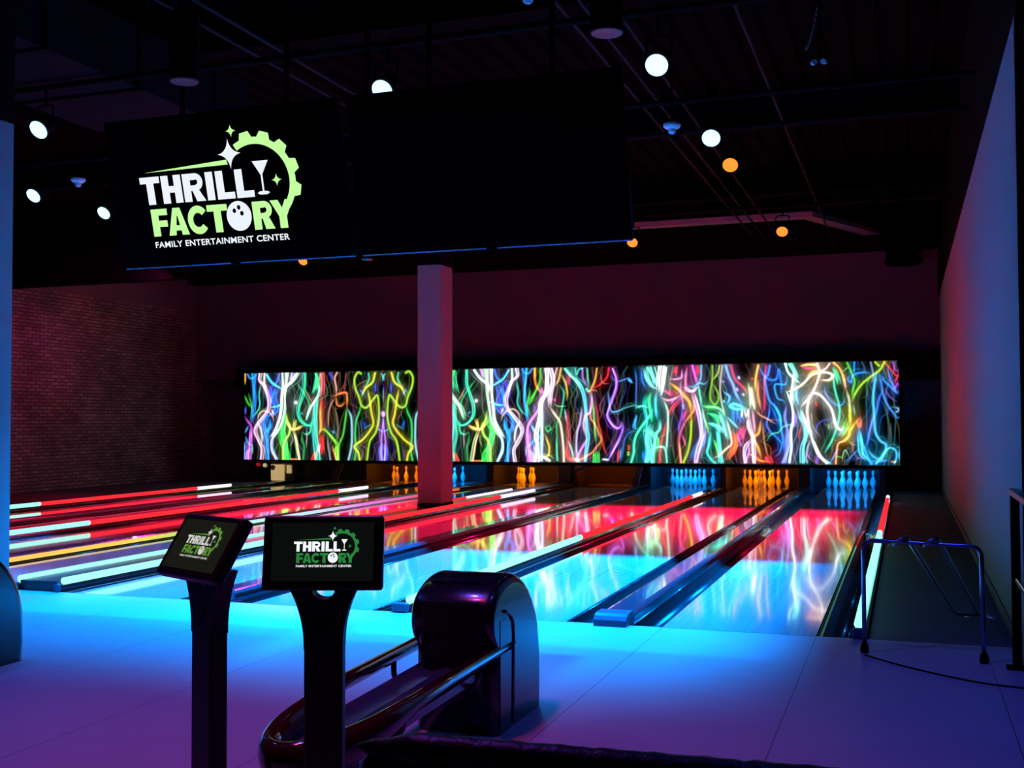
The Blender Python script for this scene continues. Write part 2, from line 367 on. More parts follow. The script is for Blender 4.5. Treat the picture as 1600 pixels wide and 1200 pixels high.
TUBE_CY = glow('neon_cyan', lin(150, 255, 232), 1.5); TUBE_RD = glow('neon_red', lin(255, 42, 52), 1.35); TUBE_WH = glow('neon_pink_white', lin(255, 225, 250), 1.4)
def neon(x, runs, b0, b1, label, platform=None):
    """runs: list of (y0, y1, material); the black ledge below spans b0..b1"""
    y0 = runs[0][0]
    t = thing('neon_tube', label, 'neon tube', (x, y0, 0), group='neon tubes along the lanes')
    for a, b, m, nm in runs:
        bm = BM(); cyl(bm, (0, a - y0, .088), (0, b - y0, .088), .032, n=16); obj(nm, bm, m, t, False)
    bm = BM(); prism(bm, [(b0 - x, -.125), (b1 - x, -.125), (b1 - x, .03), (b1 - x - .012, .055), (b0 - x + .012, .055), (b0 - x, .03)], 'y', -.04, 16.3 - y0)
    obj('ledge', bm, M_gut, t)
    bm = BM(); box(bm, b0 - x - .002, b1 - x + .002, -.10, -.041, 0, .075, .02, 3); obj('end_cap', bm, mat('divider_cap', None), t)
CY, RD, WH = 'cyan_section', 'red_section', 'white_section'
neon(.28, [(.06, 6.6, TUBE_CY, CY), (6.6, 12.6, TUBE_RD, RD), (12.6, 13.3, TUBE_WH, WH)], .24, .335, 'neon tube along the right side of the rightmost lane, cyan near and red beyond')
neon(-3.08, [(.06, 4.95, TUBE_CY, CY), (4.95, 12.3, TUBE_RD, RD), (12.3, 13.35, TUBE_WH, WH)], -3.192, -3.055, 'neon tube running out behind the near ball return, right of the pillar')
neon(-6.41, [(.06, 6.0, TUBE_CY, CY), (6.0, 11.3, TUBE_RD, RD), (11.3, 13.3, TUBE_WH, WH)], -6.44, -6.39, 'neon tube passing in front of the white pillar base')
neon(-6.89, [(.06, 5.8, TUBE_CY, CY), (5.8, 10.8, TUBE_RD, RD), (10.8, 13.3, TUBE_WH, WH)], -6.935, -6.85, 'neon tube passing behind the white pillar, on its left side')
neon(-10.1, [(.06, 4.78, TUBE_CY, CY), (4.78, 12.0, TUBE_RD, RD), (12.0, 13.3, TUBE_WH, WH)], -10.128, -10.066, 'second neon tube from the dark brick wall, cyan turning red behind the left tablet')
neon(-13.37, [(.06, 7.46, TUBE_CY, CY), (7.46, 11.95, TUBE_RD, RD), (11.95, 13.2, TUBE_WH, WH)], -13.42, -13.32, 'farthest neon tube, below the dark brick wall at the left')
bm = BM(); box(bm, -6.848, -6.442, .02, 16.2, -.125, .085); struct('trim_21', bm, mat('platform_dark', (.03, .03, .04), .3))     # platform under the pillar

def strip_material():  # screen reflection along the divider edge, painted in as a glowing gradient
    m = bpy.data.materials.new('reflection_gradient'); m.use_nodes = True; nt = m.node_tree; nt.nodes.clear()
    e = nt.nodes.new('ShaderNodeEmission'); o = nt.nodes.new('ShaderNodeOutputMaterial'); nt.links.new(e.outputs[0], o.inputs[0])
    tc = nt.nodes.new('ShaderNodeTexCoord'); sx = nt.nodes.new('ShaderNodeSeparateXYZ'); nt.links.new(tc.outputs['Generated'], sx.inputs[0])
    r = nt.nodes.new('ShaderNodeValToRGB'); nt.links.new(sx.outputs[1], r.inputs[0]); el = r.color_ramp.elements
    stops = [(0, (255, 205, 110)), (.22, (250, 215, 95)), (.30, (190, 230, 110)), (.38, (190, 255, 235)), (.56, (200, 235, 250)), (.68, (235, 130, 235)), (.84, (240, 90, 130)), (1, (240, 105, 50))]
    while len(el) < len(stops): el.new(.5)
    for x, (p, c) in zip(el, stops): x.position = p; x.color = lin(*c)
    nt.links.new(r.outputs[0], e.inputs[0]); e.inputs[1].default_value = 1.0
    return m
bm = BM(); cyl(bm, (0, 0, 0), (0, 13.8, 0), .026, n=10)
tag(obj('reflection_strip', bm, strip_material(), loc=(-8.352, .3, .03)), 'thin yellow to pink painted reflection along the lane left of the pillar', 'painted reflection')

# ------------------------------------------------------------------ pins
def pin_bm():
    return lathe(BM(), [(.026, 0), (.0286, .004), (.036, .03), (.048, .065), (.057, .095), (.0605, .115), (.0585, .145), (.051, .175), (.041, .205), (.031, .23), (.0245, .25), (.0228, .27), (.0245, .292), (.0285, .318), (.0318, .34), (.0315, .355), (.027, .369), (.017, .379), (.006, .381)], 22)
def collar_bm():
    bm = BM(); lathe(bm, [(.0249, .258), (.0249, .264)], 22); lathe(bm, [(.0249, .278), (.0252, .284)], 22); return bm
pin0 = thing('bowling_pin', 'x', 'bowling pin'); obj('body', pin_bm(), M_pin, pin0, True); obj('collar', collar_bm(), M_pinred, pin0, True)
first = [True]
def place_pin(x, y, z, label, group):
    if first[0]: r = pin0; first[0] = False
    else:
        r = pin0.copy(); COL.objects.link(r)
        for ch in pin0.children:
            c = ch.copy(); COL.objects.link(c); c.parent = r
    r.location = (x, y, z); r['label'] = label; r['category'] = 'bowling pin'; r['group'] = group
POS = [['front'], ['left of the second row', 'right of the second row'], ['left of the third row', 'middle of the third row', 'right of the third row'],
       ['far left of the back row', 'inner left of the back row', 'inner right of the back row', 'far right of the back row']]
RACK = {'R1': ('blue-lit pin, {}, on the rightmost lane', None), 'R2': ('orange-lit pin, {}, second lane from the right wall', None),
        'R3': ('blue-lit pin, {}, third lane from the right wall', None),
        'L1': ('orange-lit pin, {}, under the screen right of the pillar', {(3, 0), (2, 0), (1, 0), (3, 1), (2, 1)}),
        'L2': ('blue-lit pin, {}, at the right edge of the pillar', {(1, 0), (3, 1)}),
        'L3': ('orange-lit pin, {}, just left of the pillar', {(0, 0), (3, 0), (2, 1), (3, 2)}),
        'R4': ('raised pin, {}, behind the screen over the fourth lane', None)}
for nm, xr, gr, gl in LANES:
    if nm not in RACK: continue
    c = xr - LW / 2; lab, keep = RACK[nm]
    for r in range(4):
        for k in range(r + 1):
            if keep is not None and (r, k) not in keep: continue
            place_pin(c - .1524 * r + .3048 * k, 16.395 + .264 * r, .001 if nm != 'R4' else .56, lab.format(POS[r][k]), 'pins of lane ' + {'R1': 'one', 'R2': 'two', 'R3': 'three', 'R4': 'four', 'L1': 'five', 'L2': 'six', 'L3': 'seven'}[nm])
# side walls between the pin decks, the pit curtain, and the pin deck lamps
gaps = [(.06, .2, 'black side wall at the right end of the pin decks'), (-1.56, -1.3, 'side wall between the blue-lit and orange-lit decks at the right'),
        (-3.2, -3.06, 'side wall between the second and third pin decks from the right'), (-4.96, -4.7, 'side wall left of the third pin deck from the right'),
        (-6.84, -6.44, 'side wall behind the pillar platform'), (-8.57, -8.38, 'side wall between the two pin decks left of the platform'),
        (-10.12, -10.07, 'thin side wall left of the sixth pin deck'), (-11.81, -11.63, 'side wall between the two leftmost pin decks'), (-13.45, -13.3, 'side wall at the left end of the pin decks')]
M_kick = mat('kickback_blue_black', (.04, .04, .05), .5)
for x0, x1, lab in gaps:
    bm = BM(); box(bm, x0, x1, 16.32, 17.5, -.12, 1.1, .006, 1); tag(obj('side_wall', bm, M_kick), lab, 'partition', 'side walls of the pin decks')
bm = BM(); box(bm, -14.8, .4, 17.5, 17.56, -.12, 2.6); tag(obj('pit_curtain', bm, mat('curtain_black', (.02, .018, .02), .9)), 'black pit curtain behind all the bowling pins', 'curtain')
for nm, xr, gr, gl in LANES:
    c = xr - LW / 2
    col, p = {'R1': ((.0, .26, 1), 22), 'R2': ((1, .19, .0), 15), 'R3': ((.0, .26, 1), 22), 'R4': ((1, .13, .0), 16), 'L1': ((1, .22, .0), 15), 'L2': ((.0, .26, 1), 20), 'L3': ((1, .19, .0), 14), 'L4': ((1, .7, .4), .6)}[nm]
    area('pin_deck_lamp', (c, 16.30, .62 if nm != 'R4' else .5), (math.radians(62 if nm != 'R4' else 115), 0, 0), .9, .05, p, col)
t = thing('pin_setter', 'pin setter holding the raised pins behind the screen, fourth lane from the right', 'pin setter', (-5.19 - LW / 2, 16.79, .941))
bm = BM(); box(bm, -.52, .52, -.5, .5, .012, .06, .01, 1); obj('setting_deck', bm, M_darkchrome, t)
for r in range(4):
    for k in range(r + 1):
        bm = BM(); lathe(bm, [(.03, .002), (.034, .002), (.034, .012), (.0, .012)], 14, (-.1524 * r + .3048 * k, -.395 + .264 * r, 0)); obj('pin_cup', bm, M_black, t)
for x in (-.4, .4):
    bm = BM(); cyl(bm, (x, .3, .06), (x, .3, 1.6), .025, n=10); obj('lift_rod', bm, M_darkchrome, t)
# loose machine covers that show under the screen
t = thing('ball_lift_cover', 'cream box under the left end of the bowling screen', 'machine cover', (-14.1, 16.35, 0))
bm = BM(); box(bm, -.2, .2, 0, .5, 0, .52, .03, 3); obj('cover', bm, M_beige, t)
bm = BM(); box(bm, .2, .36, .08, .4, .18, .48, .03, 3); obj('side_box', bm, M_beige, t)
spot('cover_fill_light', (-14.3, 12.4, 1.1), (-14.05, 16.35, .24), 420, (1, .78, .45), 11, .6, .03)  # added light to brighten the cream cover, no fixture there
bm = BM(); box(bm, -6.8, -6.53, 16.2, 16.3, -.02, .5, .01, 1); tag(obj('machine_panel', bm, M_greyp), 'dull beige upright panel under the screen, right of the few orange pins', 'panel')
bm = BM(); prism(bm, [(-5.12, 0), (-4.98, 0), (-4.86, .5), (-4.98, .5)], 'y', 16.22, 16.3); tag(obj('machine_panel', bm, M_greyp), 'leaning grey panel under the screen, left of the third deck of blue pins', 'panel')
bm = BM(); prism(bm, [(-12.6, 0), (-12.42, 0), (-12.18, .5), (-12.34, .5)], 'y', 16.22, 16.3); tag(obj('machine_panel', bm, mat('grey_brown_panel', (.16, .13, .11), .6)), 'leaning dark panel under the screen, between cream box and orange pins', 'panel')
bm = BM(); lathe(bm, [(.0, -.06), (.05, -.04), (.065, 0), (.05, .04), (0, .06)], 14); tag(obj('indicator_lamp', bm, mat('indicator_white', (.7, .7, .75), .4), smooth=True, loc=(-14.24, 16.02, .40)), 'small white lamp hanging below the left end of the screen', 'indicator lamp')
bm = BM(); lathe(bm, [(.0, -.05), (.04, -.035), (.055, 0), (.04, .035), (0, .05)], 14); tag(obj('indicator_lamp', bm, glow('indicator_red', lin(190, 20, 25), .8), smooth=True, loc=(-14.44, 16.02, .42)), 'small red lamp hanging below the left end of the screen', 'indicator lamp')
for x in (-6.28, -9.4):
    bm = BM(); box(bm, -.17, .17, -.05, .05, -.03, .03, .012, 2); o = obj('blue_bracket', bm, mat('bracket_blue', (.02, .12, .4), .4), loc=(x, 16.10, .385)); o.rotation_euler = (0, math.radians(-18), 0)
    tag(o, {-6.28: 'small blue bracket under the screen between the few orange pins and the beige panel', -9.4: 'small blue bracket under the screen just right of the pillar'}[x], 'bracket')

# ------------------------------------------------------------------ the screen over the pin decks
STROKES = """255 170 60 7.2 0 16,267 16,241
255 170 60 7.2 0 771,267 771,241
40 150 230 6.6 1 23,264 30,255 40,255 47,264
40 150 230 6.6 1 764,264 757,255 747,255 741,264
40 150 230 8.3 1 37,266 40,233 43,205 40,179 35,145
40 150 230 8.3 1 750,266 747,233 744,205 747,179 752,145
30 120 230 6.1 1 47,264 43,233 39,198
30 120 230 6.1 1 741,264 745,233 749,198
60 200 60 6.6 1 15,212 25,193 35,183
60 200 60 6.6 1 772,212 762,193 753,183
60 180 60 6.1 0 26,217 32,198 36,179 35,160
60 180 60 6.1 0 761,217 755,198 751,179 752,160
60 200 180 6.1 0 60,240 56,212 58,188 48,169 36,160
60 200 180 6.1 0 727,240 731,212 729,188 739,169 751,160
90 80 220 7.2 0 18,183 17,167
90 80 220 7.2 0 769,183 770,167
190 80 220 7.7 1 16,160 25,148 34,136 35,112 32,98
190 80 220 7.7 1 772,160 762,148 754,136 752,112 755,98
200 110 220 11 1 34,131 33,98 31,55
200 110 220 11 1 754,131 754,98 756,55
90 150 230 6.6 1 25,136 17,122
90 150 230 6.6 1 762,136 770,122
60 160 240 7.7 1 19,110 25,96 38,89
60 160 240 7.7 1 769,110 762,96 749,89
120 130 240 11 1 19,98 19,79 17,54
120 130 240 11 1 769,98 769,79 770,54
170 120 230 11 1 32,84 24,70 23,55
170 120 230 11 1 755,84 763,70 764,55
80 200 170 5 0 38,89 38,70
80 200 170 5 0 749,89 749,70
245 200 245 9.4 2 59,266 58,249 70,237 78,218 85,197 81,176 65,157 50,138 47,122 57,100 66,82 64,55
245 200 245 9.4 2 728,266 730,249 717,237 709,218 702,197 706,176 722,157 737,138 740,122 730,100 721,82 723,55
255 255 255 6.6 2 71,266 71,240 79,216
255 255 255 6.6 2 716,266 716,240 708,216
220 190 170 5.5 1 53,148 55,164 67,174 84,171 95,159 97,148
220 190 170 5.5 1 735,148 732,164 720,174 704,171 693,159 690,148
230 240 255 6.6 2 51,148 61,131 65,110 64,93
230 240 255 6.6 2 736,148 726,131 722,110 724,93
40 130 255 16.6 2 81,167 70,150 70,131 81,119
40 130 255 16.6 2 706,167 717,150 717,131 706,119
40 160 255 12.7 2 84,155 87,136 78,122 76,108 79,84 81,56
40 160 255 12.7 2 703,155 701,136 709,122 711,108 709,84 706,56
30 100 240 22.1 3 105,232 97,209 103,178 84,159
30 100 240 22.1 3 682,232 690,209 685,178 703,159
60 60 230 16.6 3 92,240 84,211 94,188
60 60 230 16.6 3 696,240 704,211 693,188
70 200 255 8.3 2 78,263 92,244 110,232 124,225
70 200 255 8.3 2 709,263 696,244 677,232 663,225
50 130 250 7.2 2 113,263 108,246 92,232
50 130 250 7.2 2 674,263 680,246 696,232
60 210 255 8.3 2 124,192 108,185 89,183
60 210 255 8.3 2 663,192 679,185 698,183
40 150 255 6.6 1 102,228 94,209 86,188
40 150 255 6.6 1 685,228 693,209 701,188
235 255 255 16.6 4 126,265 127,234 125,209 123,178 117,150 105,126 95,110
235 255 255 16.6 4 661,265 661,234 662,209 665,178 670,150 682,126 693,110
240 250 255 11 3 162,264 149,246 129,230 124,216
240 250 255 11 3 625,264 638,246 658,230 663,216
200 255 200 7.7 2 137,265 132,239 127,211
200 255 200 7.7 2 650,265 655,239 661,211
200 150 230 8.3 1 148,265 143,246
200 150 230 8.3 1 639,265 645,246
200 230 255 8.3 2 111,131 97,110 93,94 95,77 106,57
200 230 255 8.3 2 676,131 690,110 694,94 692,77 682,57
80 120 230 5 1 95,84 103,65 108,56
80 120 230 5 1 692,84 684,65 679,56
255 220 255 6.1 1 92,178 97,164
255 220 255 6.1 1 695,178 690,164
60 230 90 16.6 3 124,164 124,140 122,122 127,98 130,80 130,55
60 230 90 16.6 3 663,164 663,140 666,122 660,98 658,80 657,55
40 210 70 13.8 2 122,136 119,117 126,91 135,75 140,55
40 210 70 13.8 2 666,136 668,117 662,91 652,75 647,55
200 255 110 7.7 2 132,169 135,150 143,136 140,117 130,103 124,84 124,55
200 255 110 7.7 2 655,169 652,150 644,136 647,117 658,103 663,84 663,55
255 225 110 8.3 2 132,148 146,131 156,129 177,138
255 225 110 8.3 2 655,148 642,131 631,129 610,138
245 215 100 9.4 2 159,152 155,136 154,124
245 215 100 9.4 2 628,152 632,136 634,124
235 225 170 8.8 1 154,126 162,103 166,80 170,57
235 225 170 8.8 1 634,126 626,103 622,80 618,57
220 170 90 5.5 1 156,126 169,131 179,138
220 170 90 5.5 1 631,126 618,131 609,138
60 220 190 9.4 2 182,264 181,231 175,208 165,182 167,159 180,143 196,138 204,147
60 220 190 9.4 2 605,264 606,231 613,208 622,182 620,159 607,143 591,138 584,147
40 190 110 5.5 1 161,241 175,224 188,206 196,187 193,164 185,150
40 190 110 5.5 1 626,241 613,224 599,206 591,187 594,164 602,150
190 140 110 5.5 0 185,224 196,205 204,194
190 140 110 5.5 0 602,224 592,205 584,194
70 220 160 6.6 1 177,122 188,117 199,124 201,140 209,159
70 220 160 6.6 1 610,122 599,117 589,124 586,140 578,159
40 160 70 7.7 1 175,122 177,103 182,87 180,57
40 160 70 7.7 1 612,122 610,103 606,87 607,57
170 140 150 5 0 188,133 189,110 188,85
170 140 150 5 0 599,133 598,110 599,85
50 210 150 16.6 1 217,261 214,238 206,215
50 210 150 16.6 1 571,261 573,238 581,215
60 230 80 8.3 2 214,263 221,247 217,224
60 230 80 8.3 2 573,263 567,247 571,224
130 255 225 9.4 2 222,242 223,219 211,196 196,178 188,150
130 255 225 9.4 2 565,242 564,219 576,196 591,178 599,150
235 230 190 7.7 2 225,212 206,191 196,173 188,154
235 230 190 7.7 2 563,212 581,191 591,173 599,154
70 240 210 14.9 3 217,205 214,177 212,145 213,112 217,85 220,56
70 240 210 14.9 3 571,205 573,177 576,145 574,112 570,85 568,56
255 110 120 12.1 2 230,263 232,240 230,207
255 110 120 12.1 2 558,263 555,240 557,207
255 50 30 9.4 3 232,207 230,177 230,145 229,122
255 50 30 9.4 3 555,207 557,177 557,145 559,122
255 190 60 7.2 2 226,187 226,159 227,131 221,115
255 190 60 7.2 2 561,187 561,159 560,131 566,115
255 30 20 16.6 3 227,117 230,94 229,69
255 30 20 16.6 3 560,117 557,94 558,69
255 60 40 11 2 214,75 207,57
255 60 40 11 2 573,75 581,57
140 210 60 7.2 2 222,122 235,129 251,117 265,101 269,87
140 210 60 7.2 2 565,122 552,129 536,117 522,101 518,87
255 190 255 8.3 0 225,94 222,75
255 190 255 8.3 0 562,94 565,75
130 120 130 5 0 143,89 150,103 148,117
130 120 130 5 0 644,89 638,103 639,117
255 255 255 11 2 158,194 159,194
255 255 255 11 2 629,194 629,194
40 160 220 7.2 2 261,123 262,122
40 160 220 7.2 2 526,123 526,122
40 150 170 6.6 2 175,168 177,166
40 150 170 6.6 2 613,168 610,166
255 140 80 5.5 0 146,57 170,57
255 140 80 5.5 0 641,57 618,57
50 70 220 7.8 1 252,263 260,249
50 70 220 7.8 1 535,263 528,249
235 170 140 6.8 1 271,264 265,251 269,228 269,209
235 170 140 6.8 1 516,264 522,251 518,228 518,209
130 100 95 6.2 0 265,182 271,159 274,131 272,99
130 100 95 6.2 0 522,182 516,159 513,131 516,99
255 140 80 6.8 1 261,207 277,214 295,216 298,207 298,181
255 140 80 6.8 1 526,207 511,214 493,216 489,207 489,181
230 130 80 6.2 1 269,207 271,189 282,185 293,193
230 130 80 6.2 1 518,207 516,189 506,185 494,193
170 130 110 5.7 0 269,207 256,191 249,168 248,131
170 130 110 5.7 0 518,207 531,191 538,168 539,131
130 60 60 5.2 0 295,262 292,239 279,218
130 60 60 5.2 0 493,262 495,239 508,218
130 60 60 5.2 0 296,239 289,218
130 60 60 5.2 0 491,239 498,218
90 200 70 6.8 1 298,181 293,149 287,115 277,92 275,56
90 200 70 6.8 1 489,181 494,149 500,115 511,92 512,56
150 215 225 7.3 1 300,177 309,158 311,126 310,90 302,56
150 215 225 7.3 1 487,177 478,158 476,126 477,90 485,56
100 200 60 7.8 1 243,124 259,108 273,92 261,78
100 200 60 7.8 1 544,124 529,108 514,92 526,78
150 240 70 10.4 1 272,90 272,73 275,56
150 240 70 10.4 1 516,90 516,73 512,56
230 150 100 6.8 1 259,89 265,71 269,56
230 150 100 6.8 1 529,89 522,71 518,56
140 140 150 6.8 0 246,110 248,87 254,56
140 140 150 6.8 0 542,110 539,87 534,56
170 225 60 7.3 1 335,261 327,264 318,250 320,227 330,204 336,186 346,180 356,186 371,204 379,208 382,185 382,154 374,122 358,99 351,57
170 225 60 7.3 1 452,261 461,264 470,250 467,227 457,204 452,186 442,180 431,186 416,204 409,208 405,185 405,154 414,122 429,99 436,57
60 210 160 6.8 1 355,261 356,247 346,229
60 210 160 6.8 1 433,261 431,247 442,229
220 235 70 7.8 2 372,261 365,240 346,225 337,206
220 235 70 7.8 2 415,261 423,240 442,225 450,206
225 225 60 7.3 2 353,222 358,199 363,167 368,145 361,129 341,106 318,89 328,74 332,57
225 225 60 7.3 2 434,222 429,199 424,167 419,145 426,129 447,106 469,89 459,74 455,57
50 210 90 6.8 1 336,186 330,168 322,147 320,110 323,85 318,57
50 210 90 6.8 1 452,186 457,168 466,147 467,110 464,85 469,57
40 90 220 6.8 2 373,236 373,217
40 90 220 6.8 2 414,236 414,217
50 150 220 5.7 2 335,220 341,213
50 150 220 5.7 2 452,220 447,213
110 30 60 4.2 0 343,177 348,163 361,151
110 30 60 4.2 0 444,177 439,163 426,151
20 60 150 10.4 2 338,149 343,131
20 60 150 10.4 2 449,149 444,131
40 130 140 3.1 1 341,129 351,135 363,142
40 130 140 3.1 1 447,129 436,135 424,142
200 150 250 12 1 392,167 394,163
200 150 250 12 1 395,167 394,163
190 130 240 5.7 2 394,158 392,135 389,108 389,85 390,57
190 130 240 5.7 2 394,158 395,135 399,108 399,85 397,57
90 110 250 12 3 390,95 387,76 389,57
90 110 250 12 3 397,95 400,76 399,57
120 180 240 4.2 1 382,129 390,124
120 180 240 4.2 1 405,129 397,124
90 200 190 5.7 1 387,260 392,255 392,244
90 200 190 5.7 1 400,260 395,255 395,244
70 110 110 5.2 0 394,228 394,194
70 110 110 5.2 0 394,228 394,194
70 30 110 6.2 1 343,94 339,60
70 30 110 6.2 1 444,94 448,60
160 40 50 7.8 1 343,231 346,227
160 40 50 7.8 1 444,231 442,227
255 150 40 6.4 1 770,265 771,239 777,221 791,208
80 210 50 6.9 1 784,264 783,238 773,215 761,198 752,187
60 150 60 5.5 1 758,222 757,202 752,187
40 190 130 6 1 752,183 756,161
200 90 190 13.7 3 784,223 791,204 782,187
255 225 255 12.8 3 800,264 801,238 799,212 788,191 784,161 779,135 774,115 777,92 777,57
255 205 235 10.1 3 808,264 814,238 808,208 806,178
255 235 215 7.3 2 806,178 818,161 829,145 834,118 837,88 838,58
235 160 230 7.8 2 791,191 775,167 759,146 753,130 754,100 756,79 760,59
160 220 255 11.5 3 789,174 788,143 788,111 788,87 786,59
255 255 255 13.7 4 785,191 784,161 785,139
80 160 240 8.2 2 757,143 766,128 777,111 761,98
60 110 230 9.2 2 772,94 772,79
245 215 80 6 2 794,118 800,102 804,87 801,70 786,70
120 180 120 4.6 1 784,72 802,72 815,64
255 255 220 11.5 3 777,68 793,66 804,59
60 210 100 5 1 805,137 796,134 800,124 808,130 802,139
250 190 110 6 1 832,264 827,240 818,225
250 170 180 6 1 822,264 816,238
235 200 80 5.5 1 834,251 843,231 847,207 845,193
60 190 170 5.5 1 829,227 838,212 837,190 831,163
40 170 90 6 1 836,186 831,160 822,139 822,100 822,60
60 200 190 5 0 821,111 821,85 823,60
130 200 90 3.7 0 816,186 825,180 843,180
220 60 150 6.9 2 816,195 818,193
190 70 80 8.2 2 845,173 847,143 849,115 847,88 844,68
80 210 220 5 1 840,173 844,148
210 50 90 9.2 2 850,253 851,237 847,225
120 255 225 9.2 3 845,263 856,250 870,235 881,218
90 210 245 10.1 3 859,246 874,229 884,207 888,181 889,156 891,130 893,109 889,79 887,59
60 220 210 5.5 1 865,263 868,250 874,261 881,263
190 110 230 6 1 882,263 883,241 892,224
100 200 180 5.5 1 893,262 894,241 896,222
240 180 70 6 1 915,262 911,239 903,220 896,209
235 40 60 6.4 2 942,262 938,243 923,228 907,219
240 110 40 5.5 1 892,209 903,215 914,213
90 230 190 9.2 2 892,218 896,213
230 170 220 7.8 2 901,213 903,190 898,166 889,160 884,139 889,113
235 120 220 5.5 1 900,177 898,164 889,160
235 130 70 6 1 900,177 900,154 909,141 918,122 924,105 913,90 900,75 886,71
130 210 90 5.5 1 905,190 908,160 909,135 912,101
60 230 90 13.7 1 913,79 913,56
190 50 50 6 1 911,190 916,160 918,143 924,118 930,88 937,71
200 190 235 6.4 1 880,177 876,147 869,122 867,92 869,62
225 150 240 7.8 2 893,109 880,88 871,71 869,60
170 220 220 6.9 1 849,103 856,83 860,64
255 140 90 6.9 2 851,66 869,61 886,67 900,77
255 255 255 9.2 3 866,62 871,60
200 30 40 13.7 2 844,88 847,66 855,60
170 110 240 8.2 2 952,261 960,240 960,219 951,194 942,170 941,156 950,139 963,131 970,137
150 100 240 8.2 2 967,113 959,97 948,78 940,63
90 150 230 5.5 1 940,211 946,170 961,168 970,174
60 80 170 4.6 1 945,247 955,236 970,234
210 220 230 9.2 2 928,63 941,62
200 40 50 6 1 962,82 962,61
80 150 220 5.5 1 968,88 967,61
130 60 80 3.7 0 936,207 922,181 926,156
160 90 110 3.7 0 923,253 927,232 942,228
170 110 240 6.5 2 969,145 973,130 965,109 954,88 943,65
170 110 240 6.5 2 941,151 952,135 963,131 972,143
90 140 220 3.9 1 961,232 974,236 985,240
70 180 230 8.7 1 985,240 993,230
60 110 210 5.2 1 1001,260 1004,231 1003,199 1002,172
50 160 230 8.7 2 1003,160 997,134 1003,130
70 160 170 4.4 1 945,168 961,168 978,175 997,180 1014,178 1027,178
90 240 200 6.1 2 1002,175 1017,179 1031,175
40 100 170 5.7 1 1006,125 988,122 978,109 973,88 971,61
225 50 50 7.4 1 986,92 986,86
160 230 90 7.4 1 985,78 985,74
200 30 40 5.7 1 964,84 962,59
90 255 210 7.4 2 1040,172 1031,155 1018,139 1003,116 998,97 997,78 991,57
30 110 230 6.5 2 1016,260 1017,235 1025,218
110 250 245 8.7 3 1021,260 1025,239 1036,222 1047,216
120 255 245 17.4 4 1034,262 1043,239 1049,222
255 255 255 17.4 5 1058,264 1055,239 1055,209
230 250 255 10.9 4 1068,261 1064,234 1060,209 1057,201
90 230 240 7.4 3 1049,209 1046,191 1047,164 1050,151
40 220 110 13.1 3 1036,207 1032,189 1036,164 1038,145
40 200 190 8.7 3 1027,205 1023,180 1027,151 1025,122 1027,93 1026,59
60 240 120 13.1 3 1020,126 1037,122 1048,105 1043,80
100 255 230 13.1 4 1035,139 1031,122 1029,101 1033,80 1026,59
110 255 240 9.6 3 1052,149 1053,130 1044,116 1041,89 1037,70 1037,57
30 90 210 8.7 3 1018,80 1020,61
120 255 225 5.7 2 1029,80 1044,89 1060,91 1067,84 1070,58
190 240 225 6.5 2 1063,193 1072,170 1073,145 1071,111 1069,80
230 40 60 7.4 2 1069,145 1064,122 1058,101 1056,80 1054,57
235 40 60 9.6 2 1099,190 1086,176 1076,159
230 40 110 17.4 3 1074,213 1089,201
235 60 150 6.5 2 1091,196 1078,184
255 190 235 6.1 2 1058,197 1074,191 1091,196 1101,201
235 160 235 5.7 2 1104,256 1103,240 1091,236 1078,237
220 30 70 13.1 2 1093,261 1091,246
190 110 220 5.7 2 1101,236 1101,209 1105,188 1105,171
255 200 70 7.4 3 1078,228 1095,215 1109,200 1120,186 1124,163
240 140 190 7.4 2 1115,260 1112,238 1112,219 1110,205
255 150 80 6.5 2 1130,190 1129,171 1122,159 1111,145
130 90 220 6.5 2 1105,176 1103,155 1097,134 1098,116
90 170 240 7.8 2 1106,180 1107,174
230 70 160 6.1 2 1113,171 1107,153 1109,147
220 100 130 6.5 2 1115,151 1105,134 1098,114 1097,93 1100,58
230 170 120 5.2 1 1097,101 1099,81 1101,58
190 220 60 6.5 2 1124,159 1123,130 1121,105 1115,79 1106,58
220 90 170 5.7 1 1103,118 1109,101 1111,93
240 110 220 7.5 3 1127,264 1133,241 1137,225
220 30 60 8.3 2 1139,262 1140,245
70 200 230 5.4 2 1146,264 1145,239 1139,225
70 190 220 5.8 2 1117,221 1129,219 1141,227 1152,225 1159,231
255 190 245 10.4 3 1112,219 1125,209 1137,219
245 180 235 9.2 3 1125,209 1131,192 1137,167 1142,142 1144,112 1138,91 1132,68 1131,58
60 130 245 9.2 3 1137,192 1142,171 1147,147 1148,122 1142,101 1130,79 1124,62
90 150 245 5.4 2 1155,126 1151,101 1140,81 1136,62
200 110 230 5.4 2 1155,126 1149,110 1140,89
90 240 200 6.3 2 1139,225 1143,200 1147,179
150 240 120 5.4 2 1147,175 1151,155 1157,134 1161,118
120 200 60 5.4 1 1170,263 1169,233 1164,204 1166,190 1174,181 1182,191 1180,208 1170,226
170 200 50 5.4 1 1185,263 1181,247 1170,233
60 240 80 14.6 4 1153,179 1166,175 1178,175
150 255 190 5.8 2 1155,175 1172,176 1188,169 1194,155
50 220 120 16.7 4 1161,163 1176,155 1184,138
90 255 235 20.9 5 1163,142 1180,134 1192,122
110 255 245 12.5 4 1186,167 1194,142 1200,122 1204,108
90 255 240 10.4 3 1180,130 1183,106 1185,81 1187,59
70 240 220 7.5 2 1165,122 1161,97 1157,79 1167,63 1173,58
70 230 80 8.3 2 1173,106 1179,85 1181,71
200 180 170 5.8 1 1191,263 1187,234 1186,204 1191,175 1198,152
250 235 200 5.8 2 1198,152 1204,130 1208,110 1208,97 1195,85 1183,73 1173,69
150 190 255 7.5 3 1198,263 1205,240 1213,222 1219,203 1229,185
